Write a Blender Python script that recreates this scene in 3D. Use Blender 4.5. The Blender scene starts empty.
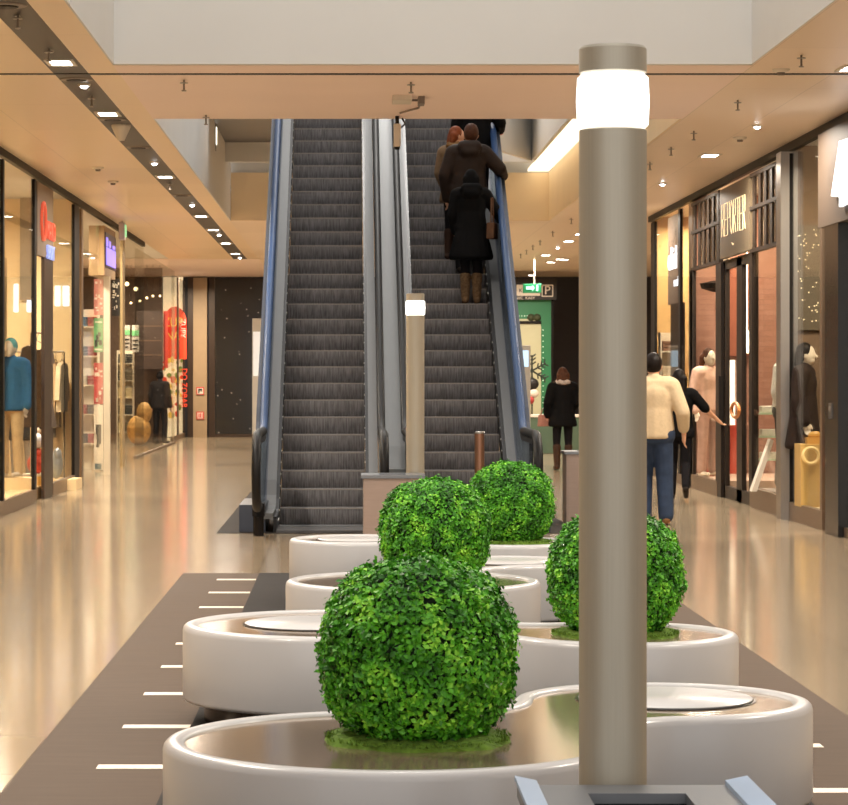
import bpy, bmesh, math, random
from mathutils import Vector, Matrix
PI = math.pi
S = bpy.context.scene
COL = S.collection
F = 2650.0; VX, VY, CH = 347.0, 376.0, 1.6      # focal length in pixels, vanishing point, eye height

def R(a): return math.radians(a)
def at(x, y, Y):
    return Vector(((x - VX) * Y / F, Y, CH - (y - VY) * Y / F))

def lin(c):
    c = c / 255.0
    return c / 12.92 if c <= 0.04045 else ((c + 0.055) / 1.055) ** 2.4
def rgb(r, g, b): return (lin(r), lin(g), lin(b), 1.0)

# ------------------------------------------------------------ materials
def mat(name, col, rough=0.5, metal=0.0, var=0.06, scale=6.0, bump=0.0, emit=None, estr=0.0, spec=0.5, coat=0.0, stretch=None):
    m = bpy.data.materials.new(name); m.use_nodes = True
    nt = m.node_tree; N = nt.nodes; L = nt.links
    b = N['Principled BSDF']
    b.inputs['Roughness'].default_value = rough
    b.inputs['Metallic'].default_value = metal
    b.inputs['Specular IOR Level'].default_value = spec
    if coat: b.inputs['Coat Weight'].default_value = coat; b.inputs['Coat Roughness'].default_value = 0.08
    tc = N.new('ShaderNodeTexCoord')
    src = tc.outputs['Object']
    if stretch:
        mp = N.new('ShaderNodeMapping'); mp.inputs['Scale'].default_value = stretch
        L.new(src, mp.inputs[0]); src = mp.outputs[0]
    nz = N.new('ShaderNodeTexNoise'); nz.inputs['Scale'].default_value = scale; nz.inputs['Detail'].default_value = 4
    L.new(src, nz.inputs['Vector'])
    mx = N.new('ShaderNodeMix'); mx.data_type = 'RGBA'
    mx.inputs[6].default_value = tuple(max(0, c * (1 - var * 2)) for c in col[:3]) + (1,)
    mx.inputs[7].default_value = tuple(min(1, c * (1 + var * 2)) for c in col[:3]) + (1,)
    L.new(nz.outputs['Fac'], mx.inputs[0]); L.new(mx.outputs[2], b.inputs['Base Color'])
    if bump:
        bp = N.new('ShaderNodeBump'); bp.inputs['Strength'].default_value = bump; bp.inputs['Distance'].default_value = 0.01
        L.new(nz.outputs['Fac'], bp.inputs['Height']); L.new(bp.outputs[0], b.inputs['Normal'])
    if emit:
        b.inputs['Emission Color'].default_value = emit; b.inputs['Emission Strength'].default_value = estr
    return m

def glass_mat(name, tint=(0.96, 0.97, 0.96, 1), refl=0.3):
    m = bpy.data.materials.new(name); m.use_nodes = True
    nt = m.node_tree; N = nt.nodes; L = nt.links; N.clear()
    o = N.new('ShaderNodeOutputMaterial'); t = N.new('ShaderNodeBsdfTransparent'); g = N.new('ShaderNodeBsdfGlossy')
    f = N.new('ShaderNodeFresnel'); f.inputs['IOR'].default_value = 1.35
    nz = N.new('ShaderNodeTexNoise'); nz.inputs['Scale'].default_value = 0.6
    ml = N.new('ShaderNodeMath'); ml.operation = 'MULTIPLY'; ml.inputs[1].default_value = refl
    mix = N.new('ShaderNodeMixShader'); g.inputs['Roughness'].default_value = 0.02
    rr = N.new('ShaderNodeMath'); rr.operation = 'MULTIPLY'; rr.inputs[1].default_value = 0.03
    L.new(nz.outputs['Fac'], rr.inputs[0]); L.new(rr.outputs[0], g.inputs['Roughness'])
    t.inputs['Color'].default_value = tint
    L.new(f.outputs[0], ml.inputs[0]); L.new(ml.outputs[0], mix.inputs[0])
    L.new(t.outputs[0], mix.inputs[1]); L.new(g.outputs[0], mix.inputs[2]); L.new(mix.outputs[0], o.inputs[0])
    return m

# ------------------------------------------------------------ mesh builder
class MB:
    def __init__(s): s.v = []; s.f = []; s.m = []
    def add(s, vs, fs, mi=0):
        o = len(s.v); s.v += [tuple(v) for v in vs]
        for f in fs: s.f.append(tuple(i + o for i in f)); s.m.append(mi)
        return s
    def box(s, a, b, mi=0):
        x0, y0, z0 = [min(a[i], b[i]) for i in range(3)]; x1, y1, z1 = [max(a[i], b[i]) for i in range(3)]
        return s.add([(x0,y0,z0),(x1,y0,z0),(x1,y1,z0),(x0,y1,z0),(x0,y0,z1),(x1,y0,z1),(x1,y1,z1),(x0,y1,z1)],
              [(0,3,2,1),(4,5,6,7),(0,1,5,4),(1,2,6,5),(2,3,7,6),(3,0,4,7)], mi)
    def prism(s, pts, d, mi=0):          # planar polygon (3D, CCW seen from +d) extruded by vector d
        n = len(pts); p = [Vector(q) for q in pts]; d = Vector(d)
        return s.add(p + [q + d for q in p], [tuple(range(n))[::-1], tuple(range(n, 2*n))] +
              [(i, (i+1) % n, n + (i+1) % n, n + i) for i in range(n)], mi)
    def lathe(s, prof, seg=32, c=(0,0,0), mi=0):     # profile (r,z); caps closed when r==0
        vs = []; fs = []; n = len(prof)
        for (r, z) in prof:
            for k in range(seg):
                a = 2*PI*k/seg; vs.append((c[0]+r*math.cos(a), c[1]+r*math.sin(a), c[2]+z))
        for i in range(n-1):
            for k in range(seg):
                k2 = (k+1) % seg; fs.append((i*seg+k, i*seg+k2, (i+1)*seg+k2, (i+1)*seg+k))
        if prof[0][0] > 0: fs.append(tuple(range(seg))[::-1])
        if prof[-1][0] > 0: fs.append(tuple((n-1)*seg + k for k in range(seg)))
        return s.add(vs, fs, mi)
    def tube(s, pts, r, seg=8, mi=0, closed=False):
        p = [Vector(q) for q in pts]; n = len(p); vs = []; fs = []
        rs = r if isinstance(r, (list, tuple)) else [r]*n
        up = None
        for i in range(n):
            a = p[(i-1) % n] if (closed or i > 0) else p[i]; b = p[(i+1) % n] if (closed or i < n-1) else p[i]
            t = (b - a).normalized()
            if up is None:
                up = Vector((0,0,1)) if abs(t.z) < 0.9 else Vector((0,1,0))
            u = (up - t*up.dot(t)).normalized(); w = t.cross(u); up = u
            for k in range(seg):
                an = 2*PI*k/seg; vs.append(p[i] + (u*math.cos(an) + w*math.sin(an))*rs[i])
        for i in range(n if closed else n-1):
            for k in range(seg):
                k2 = (k+1) % seg; j = (i+1) % n
                fs.append((i*seg+k, i*seg+k2, j*seg+k2, j*seg+k))
        if not closed: fs.append(tuple(range(seg))[::-1]); fs.append(tuple((n-1)*seg+k for k in range(seg)))
        return s.add(vs, fs, mi)
    def ell(s, c, r, seg=14, rings=9, mi=0, rot=None):
        vs = []; fs = []; c = Vector(c)
        M = rot or Matrix.Identity(3)
        for i in range(1, rings):
            ph = PI*i/rings
            for k in range(seg):
                a = 2*PI*k/seg
                vs.append(c + M @ Vector((r[0]*math.sin(ph)*math.cos(a), r[1]*math.sin(ph)*math.sin(a), r[2]*math.cos(ph))))
        vs.append(c + M @ Vector((0,0,r[2]))); vs.append(c + M @ Vector((0,0,-r[2])))
        T = len(vs)-2; B = T+1
        for i in range(rings-2):
            for k in range(seg):
                k2=(k+1)%seg; fs.append((i*seg+k, (i+1)*seg+k, (i+1)*seg+k2, i*seg+k2))
        for k in range(seg):
            k2=(k+1)%seg; fs.append((T, k, k2)); fs.append((B, (rings-2)*seg+k2, (rings-2)*seg+k))
        return s.add(vs, fs, mi)
    def cap(s, a, b, ra, rb, sx=1.0, sy=1.0, seg=12):    # tapered capsule, optionally squashed along world x / y
        a = Vector(a); b = Vector(b); t = b - a; L = t.length
        if L < 1e-5: return s.ell(a, (ra*sx, ra*sy, ra))
        t /= L; up = Vector((0,1,0)) if abs(t.y) < 0.9 else Vector((1,0,0))
        u = (up - t*up.dot(t)).normalized(); w = t.cross(u)
        rg = []
        for ph in (75, 45, 20, 0): rg.append((a - t*ra*math.sin(R(ph)), ra*math.cos(R(ph))))
        for ph in (0, 20, 45, 75): rg.append((b + t*rb*math.sin(R(ph)), rb*math.cos(R(ph))))
        vs = []; fs = []
        for c, r in rg:
            for k in range(seg):
                an = 2*PI*k/seg; o = (u*math.cos(an) + w*math.sin(an))*r
                vs.append(c + Vector((o.x*sx, o.y*sy, o.z)))
        for i in range(len(rg)-1):
            for k in range(seg):
                k2 = (k+1) % seg; fs.append((i*seg+k, i*seg+k2, (i+1)*seg+k2, (i+1)*seg+k))
        fs.append(tuple(range(seg))[::-1]); fs.append(tuple((len(rg)-1)*seg+k for k in range(seg)))
        return s.add(vs, fs, 0)
    def mesh(s, name, mats, smooth=None):
        me = bpy.data.meshes.new(name); me.from_pydata(s.v, [], s.f)
        for m in (mats if isinstance(mats, (list, tuple)) else [mats]): me.materials.append(m)
        me.polygons.foreach_set('material_index', s.m)
        bm = bmesh.new(); bm.from_mesh(me); bmesh.ops.recalc_face_normals(bm, faces=bm.faces); bm.to_mesh(me); bm.free()
        if smooth is not None:
            me.shade_smooth(); me.set_sharp_from_angle(angle=R(smooth))
        me.update(); return me
    def build(s, name, mats, parent=None, smooth=None, bevel=0.0):
        o = bpy.data.objects.new(name, s.mesh(name, mats, smooth)); COL.objects.link(o)
        if parent: o.parent = parent
        if bevel:
            md = o.modifiers.new('bevel', 'BEVEL'); md.width = bevel; md.segments = 2; md.limit_method = 'ANGLE'
        return o

def thing(name, label, cat, loc=(0,0,0), rz=0.0, group=None):
    o = bpy.data.objects.new(name, None); COL.objects.link(o); o.empty_display_size = 0.1
    o.location = loc; o.rotation_euler = (0,0,rz)
    return tag(o, label, cat, group)
def tag(o, label, cat, group=None):
    o['label'] = label; o['category'] = cat
    if group: o['group'] = group
    return o
def struct(name, mb, mats, label=None, cat=None, smooth=None):
    o = mb.build(name, mats, None, smooth); o['kind'] = 'structure'
    if label: o['label'] = label; o['category'] = cat
    return o
def struct_empty(name, loc, label, cat):
    o = bpy.data.objects.new(name, None); COL.objects.link(o); o.location = loc; o['kind'] = 'structure'
    o['label'] = label; o['category'] = cat
    return o
def dup(root, loc, rz=None, label=None, group=None):
    r = root.copy(); COL.objects.link(r); r.location = loc
    if rz is not None: r.rotation_euler = (0,0,rz)
    if label: r['label'] = label
    if group: r['group'] = group
    for ch in list(root.children):
        c = ch.copy(); COL.objects.link(c); c.parent = r
        for g in list(ch.children):
            d = g.copy(); COL.objects.link(d); d.parent = c
    return r
def text_mesh(name, body, size, depth, m, M, parent=None, sx=1.0, align='CENTER'):
    cu = bpy.data.curves.new(name, 'FONT'); cu.body = body; cu.size = size; cu.extrude = depth
    cu.align_x = align; cu.align_y = 'CENTER'; cu.resolution_u = 3
    t = bpy.data.objects.new(name, cu); COL.objects.link(t)
    dg = bpy.context.evaluated_depsgraph_get(); dg.update()
    me = bpy.data.meshes.new_from_object(t.evaluated_get(dg)); bpy.data.objects.remove(t); bpy.data.curves.remove(cu)
    me.transform(M @ Matrix.Diagonal((sx, 1, 1, 1))); me.materials.clear(); me.materials.append(m); me.name = name
    o = bpy.data.objects.new(name, me); COL.objects.link(o)
    if parent: o.parent = parent
    return o
# text frames: facing the camera (-Y), facing +X (left wall), facing -X (right wall)
def face_cam(p): return Matrix.Translation(p) @ Matrix(((1,0,0,0),(0,0,-1,0),(0,1,0,0),(0,0,0,1)))
def face_px(p): return Matrix.Translation(p) @ Matrix(((0,0,1,0),(1,0,0,0),(0,1,0,0),(0,0,0,1)))
def face_nx(p): return Matrix.Translation(p) @ Matrix(((0,0,-1,0),(-1,0,0,0),(0,1,0,0),(0,0,0,1)))

def voxel_mesh(mb, name, m, voxel=0.012, smooth=6, parent=None):
    o = mb.build('tmp', m)
    r = o.modifiers.new('r', 'REMESH'); r.mode = 'VOXEL'; r.voxel_size = voxel; r.use_smooth_shade = True
    sm = o.modifiers.new('s', 'SMOOTH'); sm.factor = 0.5; sm.iterations = smooth
    dg = bpy.context.evaluated_depsgraph_get(); dg.update()
    me = bpy.data.meshes.new_from_object(o.evaluated_get(dg))
    old = o.data; bpy.data.objects.remove(o); bpy.data.meshes.remove(old)
    me.name = name; me.materials.clear(); me.materials.append(m); me.shade_smooth()
    o = bpy.data.objects.new(name, me); COL.objects.link(o)
    if parent: o.parent = parent
    return o
def area(name, loc, size, power, col=(1,0.85,0.68), rot=(0,0,0), sy=None, spread=170):
    l = bpy.data.lights.new(name, 'AREA'); l.energy = power; l.color = col
    l.shape = 'RECTANGLE'; l.size = size; l.size_y = sy or size; l.spread = R(spread)
    o = bpy.data.objects.new(name, l); COL.objects.link(o); o.location = loc; o.rotation_euler = rot
    return o
# ============================================================ materials
random.seed(7)
WHITE = mat('white_plaster', rgb(220, 219, 216), 0.75, var=0.02, scale=1.5)
BEIGEW = mat('beige_plaster', rgb(230, 208, 174), 0.75, var=0.03, scale=1.5)
DARKSTRIP = mat('dark_brown_panel', rgb(42, 32, 28), 0.5, var=0.06, scale=3)
BLACKM = mat('black_metal', rgb(22, 17, 14), 0.5, var=0.1, scale=4, spec=0.2)
BROWNM = mat('brown_bronze_metal', rgb(58, 42, 31), 0.42, 0.2, var=0.1, scale=4)
KICK = mat('kick_plate_steel', rgb(128, 108, 90), 0.35, 0.6, var=0.06, scale=5, stretch=(1, 1, 30))
STEEL = mat('brushed_steel', rgb(158, 152, 146), 0.34, 0.85, var=0.05, scale=14, stretch=(18, 18, 0.4))
STEELS = mat('stainless_deck', rgb(112, 113, 114), 0.5, 0.55, var=0.04, scale=5, stretch=(12, 1, 1))
DSTEEL = mat('dark_steel', rgb(92, 90, 90), 0.4, 0.7, var=0.06, scale=5)
WGLOSS = mat('white_lacquer', rgb(194, 193, 194), 0.3, var=0.015, scale=2, coat=0.15)
BRONZE = mat('bronze_mirror', rgb(180, 158, 134), 0.12, 0.65, var=0.03, scale=3)
PLINTH = mat('dark_plinth', rgb(50, 48, 48), 0.2, 0.5, var=0.05)
GLASS = glass_mat('shop_glass')
GLASSC = glass_mat('clear_balustrade_glass', (0.86, 0.9, 0.92, 1))
CREAM = mat('cream_wall', rgb(236, 208, 160), 0.7, var=0.03, scale=1.2)
SHOPF = mat('shop_floor', rgb(178, 150, 118), 0.25, var=0.05, scale=2)
LAMP = mat('lamp_glow', rgb(255, 250, 240), 0.4, emit=(1, 0.95, 0.86, 1), estr=14.0)
SPOT = mat('spot_glow', rgb(255, 250, 240), 0.4, emit=(0.92, 0.95, 1, 1), estr=20.0)
WPLASTIC = mat('white_plastic', rgb(216, 206, 190), 0.45, var=0.03)
GREYP = mat('grey_plastic', rgb(120, 108, 98), 0.5, var=0.05)

def floor_mat():
    m = bpy.data.materials.new('polished_beige_tile'); m.use_nodes = True
    nt = m.node_tree; N = nt.nodes; L = nt.links; b = N['Principled BSDF']
    g = N.new('ShaderNodeNewGeometry'); mp = N.new('ShaderNodeMapping'); L.new(g.outputs['Position'], mp.inputs[0])
    mp.inputs['Location'].default_value = (1.33, 0.15, 0)
    br = N.new('ShaderNodeTexBrick'); br.offset = 0.0; br.squash = 1.0
    br.inputs['Scale'].default_value = 1.0; br.inputs['Brick Width'].default_value = 0.607; br.inputs['Row Height'].default_value = 1.35
    br.inputs['Mortar Size'].default_value = 0.0035; br.inputs['Mortar Smooth'].default_value = 0.2
    br.inputs['Color1'].default_value = rgb(164, 146, 122); br.inputs['Color2'].default_value = rgb(159, 142, 119)
    br.inputs['Mortar'].default_value = rgb(112, 96, 78); L.new(mp.outputs[0], br.inputs['Vector'])
    nz = N.new('ShaderNodeTexNoise'); nz.inputs['Scale'].default_value = 1.1; nz.inputs['Detail'].default_value = 5; L.new(g.outputs['Position'], nz.inputs['Vector'])
    mx = N.new('ShaderNodeMix'); mx.data_type = 'RGBA'; mx.blend_type = 'MULTIPLY'; mx.inputs[0].default_value = 0.35
    rm = N.new('ShaderNodeMapRange'); rm.inputs[3].default_value = 0.93; rm.inputs[4].default_value = 1.05; L.new(nz.outputs['Fac'], rm.inputs[0])
    L.new(br.outputs['Color'], mx.inputs[6]); L.new(rm.outputs[0], mx.inputs[7]); L.new(mx.outputs[2], b.inputs['Base Color'])
    rr = N.new('ShaderNodeMapRange'); rr.inputs[3].default_value = 0.11; rr.inputs[4].default_value = 0.13; L.new(nz.outputs['Fac'], rr.inputs[0]); L.new(rr.outputs[0], b.inputs['Roughness'])
    b.inputs['Specular IOR Level'].default_value = 0.45
    return m
FLOORM = floor_mat()
def ceil_mat(name, c1, c2, w, h, rough, loc=(0,0,0), rot=0.0):
    m = bpy.data.materials.new(name); m.use_nodes = True
    nt = m.node_tree; N = nt.nodes; L = nt.links; b = N['Principled BSDF']
    g = N.new('ShaderNodeNewGeometry'); mp = N.new('ShaderNodeMapping'); L.new(g.outputs['Position'], mp.inputs[0]); mp.inputs['Location'].default_value = loc; mp.inputs['Rotation'].default_value = (rot, 0, 0)
    br = N.new('ShaderNodeTexBrick'); br.offset = 0.0; br.inputs['Scale'].default_value = 1.0
    br.inputs['Brick Width'].default_value = w; br.inputs['Row Height'].default_value = h
    br.inputs['Mortar Size'].default_value = 0.004; br.inputs['Color1'].default_value = c1; br.inputs['Color2'].default_value = c2
    br.inputs['Mortar'].default_value = tuple(c*0.72 for c in c1[:3]) + (1,)
    L.new(mp.outputs[0], br.inputs['Vector']); L.new(br.outputs['Color'], b.inputs['Base Color'])
    b.inputs['Roughness'].default_value = rough
    return m
CEILL = ceil_mat('tan_ceiling_panel', rgb(240, 214, 180), rgb(233, 207, 174), 1.44, 2.6, 0.35, (3.39, 0.6, 0))
CEILR = ceil_mat('beige_ceiling_panel', rgb(238, 216, 192), rgb(232, 210, 186), 0.78, 3.0, 0.4, (-3.4, 0, 0))
SOFF = mat('pink_beige_soffit', rgb(244, 222, 210), 0.6, var=0.02, scale=0.8)

def inlay_mat():
    m = mat('brown_stone_inlay', rgb(84, 69, 57), 0.62, var=0.08, scale=3, stretch=(1, 6, 1), spec=0.08)
    return m
INLAY = inlay_mat()
INLAYD = mat('dark_stone_inlay', rgb(48, 45, 44), 0.66, var=0.08, scale=3, spec=0.05)
MARK = mat('pale_line_mark', rgb(226, 210, 192), 0.4, var=0.02)

# ============================================================ floor
YE = 69.5
struct('floor', MB().box((-9, -3, -0.2), (12, YE + 6, 0)), FLOORM, 'polished beige stone tile floor of the mall', 'floor')
b = MB(); b.box((-1.327, 3, 0), (2.353, 21.47, 0.003), 0); b.box((-0.71, 3, 0.003), (1.74, 21.47, 0.0045), 1)
for k in range(14):
    y = 5.84 + k*1.245
    if y < 21.3:
        b.box((-1.02, y - 0.055, 0.003), (-0.715, y + 0.055, 0.0055), 2)
    y2 = y - 0.62
    b.box((1.745, y2 - 0.055, 0.003), (2.05, y2 + 0.055, 0.0055), 2)
struct('floor_inlay', b, [INLAY, INLAYD, MARK], 'brown stone strip with pale dashes laid into the floor under the planters', 'floor strip')
b = MB(); b.box((-1.327, 26.9, 0), (2.353, 36.5, 0.004))
struct('floor_inlay', b, INLAYD, 'dark stone strip in the floor around the escalator feet', 'floor strip')

# ============================================================ ceiling
CZ = 4.2
def slab(n, x0, x1, y0, y1, m, label, th=0.5, z=CZ):
    return struct(n, MB().box((x0, y0, z), (x1, y1, z + th)), m, label, 'ceiling')
slab('ceiling', -3.95, -2.52, -3, 58.9, CEILL, 'tan ceiling panels along the left shop fronts')
slab('ceiling', -2.52, -2.22, -3, 58.9, DARKSTRIP, 'dark brown recessed lighting strip in the left ceiling')
slab('ceiling', -2.22, -1.96, -3, 58.9, CEILL, 'tan ceiling edge between dark strip and the opening')
slab('ceiling', 3.39, 5.0, -3, 44.4, CEILR, 'beige ceiling panels along the right shop fronts')
slab('ceiling', -1.96, 3.39, 22.2, 26.8, SOFF, 'pinkish ceiling beam crossing in front of the escalators', 1.31)
slab('ceiling', -1.96, 12, 44.4, YE, CEILR, 'beige ceiling beyond the escalators with rows of lamps')
slab('ceiling', -9, -1.96, 58.9, YE, SOFF, 'pale ceiling at the far left end of the mall')
slab('ceiling', 5.0, 12, 38, 44.4, CEILR, 'beige ceiling over the right side passage')
struct('trim_1', MB().box((-3.95, 22.76, CZ - 0.006), (5.0, 22.84, CZ + 0.004)), BLACKM, 'dark expansion joint line across the ceiling', 'trim')
# the two openings: upright linings
b = MB()
b.box((-2.0, 6.0, CZ + .002), (-1.945, 22.19, 11)); b.box((-2.0, 22.1, CZ + .002), (3.4, 22.19, 11)); b.box((3.375, 6.0, CZ + .002), (3.43, 22.19, 11))
b.box((-1.96, 18.55, CZ + .002), (-1.94, 18.6, 11))
struct('wall_atrium', b, WHITE, 'white upright walls of the near ceiling opening', 'wall')
b = MB(); b.box((-2.0, 26.81, CZ + .002), (-1.945, 44.36, 11)); b.box((-1.96, 26.7, CZ + 1.33), (3.39, 26.8, 11))
b.box((-2.3, 42.3, 5.02), (3.0, 42.42, 11))
b.box((-2.0, 44.42, 4.75), (3.6, 44.5, 11)); b.box((3.44, 26.81, 4.75), (3.5, 44.4, 11))
struct('wall_void', b, WHITE, 'white upright walls of the opening around the escalators', 'wall')
b = MB(); b.box((-1.94, 44.3, CZ + .002), (3.37, 44.38, 5.0)); b.box((3.37, 26.81, CZ + .002), (3.43, 44.38, 5.0))
struct('wall_parapet', b, BEIGEW, 'beige slab edge walls round the escalator opening', 'wall')
b = MB(); b.prism([(2.94, 26.8, 5.02), (2.94, 42.1, 5.02), (2.94, 42.1, 11), (2.94, 26.8, 11)], (0.06, 0, 0))
b.prism([(2.94, 42.1, 5.02), (2.3, 40.1, 5.02), (2.3, 40.1, 11), (2.94, 42.1, 11)], (-0.05, 0.06, 0))
struct('wall_bulkhead', b, WHITE, 'white hanging wall of the upper floor right of the escalators', 'wall')
COVE = mat('cove_glow', rgb(255, 240, 210), 0.6, emit=(1, 0.9, 0.68, 1), estr=1.7)
b = MB(); b.box((3.02, 26.9, 5.02), (3.368, 44.28, 5.06))
tag(b.build('cove_light', COVE), 'long bright ceiling cove light above the right slab edge beside escalators', 'light')
# upper floor deck behind escalator tops
b = MB(); b.box((-1.96, 37.3, 5.33), (2.3, 42.3, 5.5))
struct('floor_upper', b, DSTEEL, 'upper floor landing behind the escalator tops', 'floor')

# ============================================================ end wall and side walls far back
SPK = None
def starry():
    m = bpy.data.materials.new('dark_glass_with_reflections'); m.use_nodes = True
    nt = m.node_tree; N = nt.nodes; L = nt.links; b = N['Principled BSDF']
    tc = N.new('ShaderNodeTexCoord'); v = N.new('ShaderNodeTexVoronoi'); v.inputs['Scale'].default_value = 5.0
    L.new(tc.outputs['Object'], v.inputs['Vector'])
    lt = N.new('ShaderNodeMath'); lt.operation = 'LESS_THAN'; lt.inputs[1].default_value = 0.085; L.new(v.outputs['Distance'], lt.inputs[0])  # reflections on the glass, painted as glowing dots
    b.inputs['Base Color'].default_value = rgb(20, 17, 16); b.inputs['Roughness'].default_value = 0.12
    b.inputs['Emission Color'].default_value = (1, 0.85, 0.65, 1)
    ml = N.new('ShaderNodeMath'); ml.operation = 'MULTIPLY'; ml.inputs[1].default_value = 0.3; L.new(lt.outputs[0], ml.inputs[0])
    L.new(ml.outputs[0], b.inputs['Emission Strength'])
    return m
STAR = starry()
NAVY = mat('navy_black_cladding', rgb(34, 33, 42), 0.55, var=0.12, scale=2, stretch=(1, 1, 6))
struct('wall_end', MB().box((-9, YE, 0), (12, YE + .2, CZ)), NAVY, 'black clad wall at the far end of the mall', 'wall')
w = struct_empty('window_1', (-2.6, YE, 0), 'tall dark window dotted with tiny lights at the far left end', 'window')
MB().box((-0.86, -0.05, 0.08), (1.9, -0.02, 4.15)).build('dark_pane', STAR, w)
MB().box((-1.02, -0.1, 0), (-0.86, -0.0, 4.2)).box((-0.86, -0.1, 0), (1.9, -0.0, 0.08)).build('window_frame', BROWNM, w)
struct('trim_2', MB().box((-4.02, YE - .25, 0), (-3.66, YE - .01, 4.17)), mat('beige_stone_pillar', rgb(166, 142, 112), 0.5, var=0.05), 'beige stone pillar with two red pictogram signs', 'pillar')
struct('trim_3', MB().box((-4.16, YE - .3, 0), (-4.02, YE - .02, 4.17)), BROWNM, 'dark brown post left of the beige pillar', 'post')
# outer enclosing walls (behind shops)
struct('wall_left', MB().box((-9.1, -3, 0), (-9, YE, CZ)), CREAM, 'cream back wall of the left shops', 'wall')
struct('wall_right', MB().box((12, -3, 0), (12.1, YE, CZ)), CREAM, 'cream back wall of the right shops', 'wall')
slab('ceiling', -9, -3.95, -3, 58.9, WHITE, 'white ceiling inside the left shops', z=4.21)
slab('ceiling', 5.0, 12, -3, 38, WHITE, 'white ceiling inside the right shops', z=4.21)
# black rails where shop fronts meet the ceiling
struct('trim_4', MB().box((-3.985, -3, 4.11), (-3.925, 51.5, CZ)), BLACKM, 'black head rail over the left shop fronts', 'trim')
struct('trim_5', MB().box((4.92, -3, 4.11), (4.99, 43.3, CZ)), BLACKM, 'black head rail over the right shop fronts', 'trim')
# ============================================================ planters (pairs of round tubs joined by a neck)
def peanut(c1, R1, c2, R2, rf, n=64):
    c1 = Vector((*c1, 0)); c2 = Vector((*c2, 0)); d = (c2 - c1).length; th = math.atan2(c2.y - c1.y, c2.x - c1.x)
    r1 = R1 + rf; r2 = R2 + rf
    a1 = math.acos(max(-1, min(1, (r1*r1 + d*d - r2*r2)/(2*r1*d))))
    fp = c1 + Vector((math.cos(th + a1), math.sin(th + a1), 0))*r1
    fm = c1 + Vector((math.cos(th - a1), math.sin(th - a1), 0))*r1
    P = []          # (point, outward normal)
    def ang(p, q): return math.atan2(q.y - p.y, q.x - p.x)
    def arc(c, r, s, e, k, sign):
        for i in range(k):
            a = s + (e - s)*i/k; nrm = Vector((math.cos(a), math.sin(a), 0)); P.append((c + nrm*r, nrm*sign))
    arc(c1, R1, th + a1, th + 2*PI - a1, n, 1)
    s = ang(fm, c1); e = ang(fm, c2); dd = (e - s + PI) % (2*PI) - PI; arc(fm, rf, s, s + dd, 12, -1)
    s = ang(c2, fm); e = ang(c2, fp)
    while e < s: e += 2*PI
    arc(c2, R2, s, e, n, 1)
    s = ang(fp, c2); e = ang(fp, c1); dd = (e - s + PI) % (2*PI) - PI; arc(fp, rf, s, s + dd, 12, -1)
    return P
def sweep(P, prof):
    mb = MB(); n = len(P); k = len(prof); vs = []; fs = []
    for p, nr in P:
        for (d, z) in prof: q = p - nr*d; vs.append((q.x, q.y, z))
    for i in range(n):
        j = (i + 1) % n
        for t in range(k - 1): fs.append((i*k + t, j*k + t, j*k + t + 1, i*k + t + 1))
    return mb.add(vs, fs)
RIM = 0.45; FD = 0.013
def planter(label, c1, R1, c2, R2, rf, disc, dr):
    P = peanut(c1, R1, c2, R2, rf); o = c1
    t = thing('planter_bench', label, 'planter', (0, 0, 0), 0, 'white two-lobed planter benches')
    sweep(P, [(0.09, 0.098), (0.02, 0.098), (0.006, 0.103), (0, 0.118), (0, RIM - 0.03), (0.004, RIM - 0.014), (0.014, RIM - 0.004), (0.028, RIM),
              (0.05, RIM), (0.062, RIM - 0.004), (0.068, RIM - 0.012), (0.07, RIM - FD - 0.004)]).build('shell', WGLOSS, t, smooth=50)
    b = MB()
    n = len(P); b.add([((p - nr*0.0695).x, (p - nr*0.0695).y, RIM - FD) for p, nr in P], [tuple(range(n))])
    b.build('basin', BRONZE, t, smooth=40)['label'] = 'mirror-polished bronze inside of the planter'
    b = sweep(P, [(0.1, 0.1), (0.1, 0.006)]); b.add([((p - nr*0.1).x, (p - nr*0.1).y, 0.1) for p, nr in P], [tuple(range(n))])
    b.build('plinth', PLINTH, t, smooth=40)
    MB().lathe([(dr - .004, RIM - FD + .0005), (dr - .001, RIM - FD + .004), (dr, RIM - 0.006), (dr - 0.004, RIM - 0.003), (0.0001, RIM - 0.002)], 64, (disc[0], disc[1], 0)).build('seat_disc', WGLOSS, t, smooth=50)
    MB().lathe([(dr + .012, RIM - FD + .0004), (dr + .012, RIM - FD + .003), (dr - .01, RIM - FD + .003)], 64, (disc[0], disc[1], 0)).build('disc_gasket', PLINTH, t)  # dark ring paints the shadow under the disc edge
    return t
planter('nearest white planter bench, its left lobe holding the biggest bush', (0.152, 8.42), 0.736, (1.124, 9.45), 0.53, 0.32, (1.145, 9.53), 0.312)
planter('second white planter bench, empty disc lobe on its left, bush lobe behind the near pole', (-0.045, 12.36), 0.72, (1.227, 11.92), 0.53, 0.3, (-0.13, 12.42), 0.35)
planter('third white planter bench back, behind the nearest bush, bush on its left lobe', (0.373, 14.97), 0.72, (1.02, 16.56), 0.45, 0.42, (1.0, 16.56), 0.3)
planter('farthest white planter bench, right in front of the escalators', (0.09, 18.8), 0.5, (1.14, 18.5), 0.5, 0.3, (0.09, 18.8), 0.3)

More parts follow.
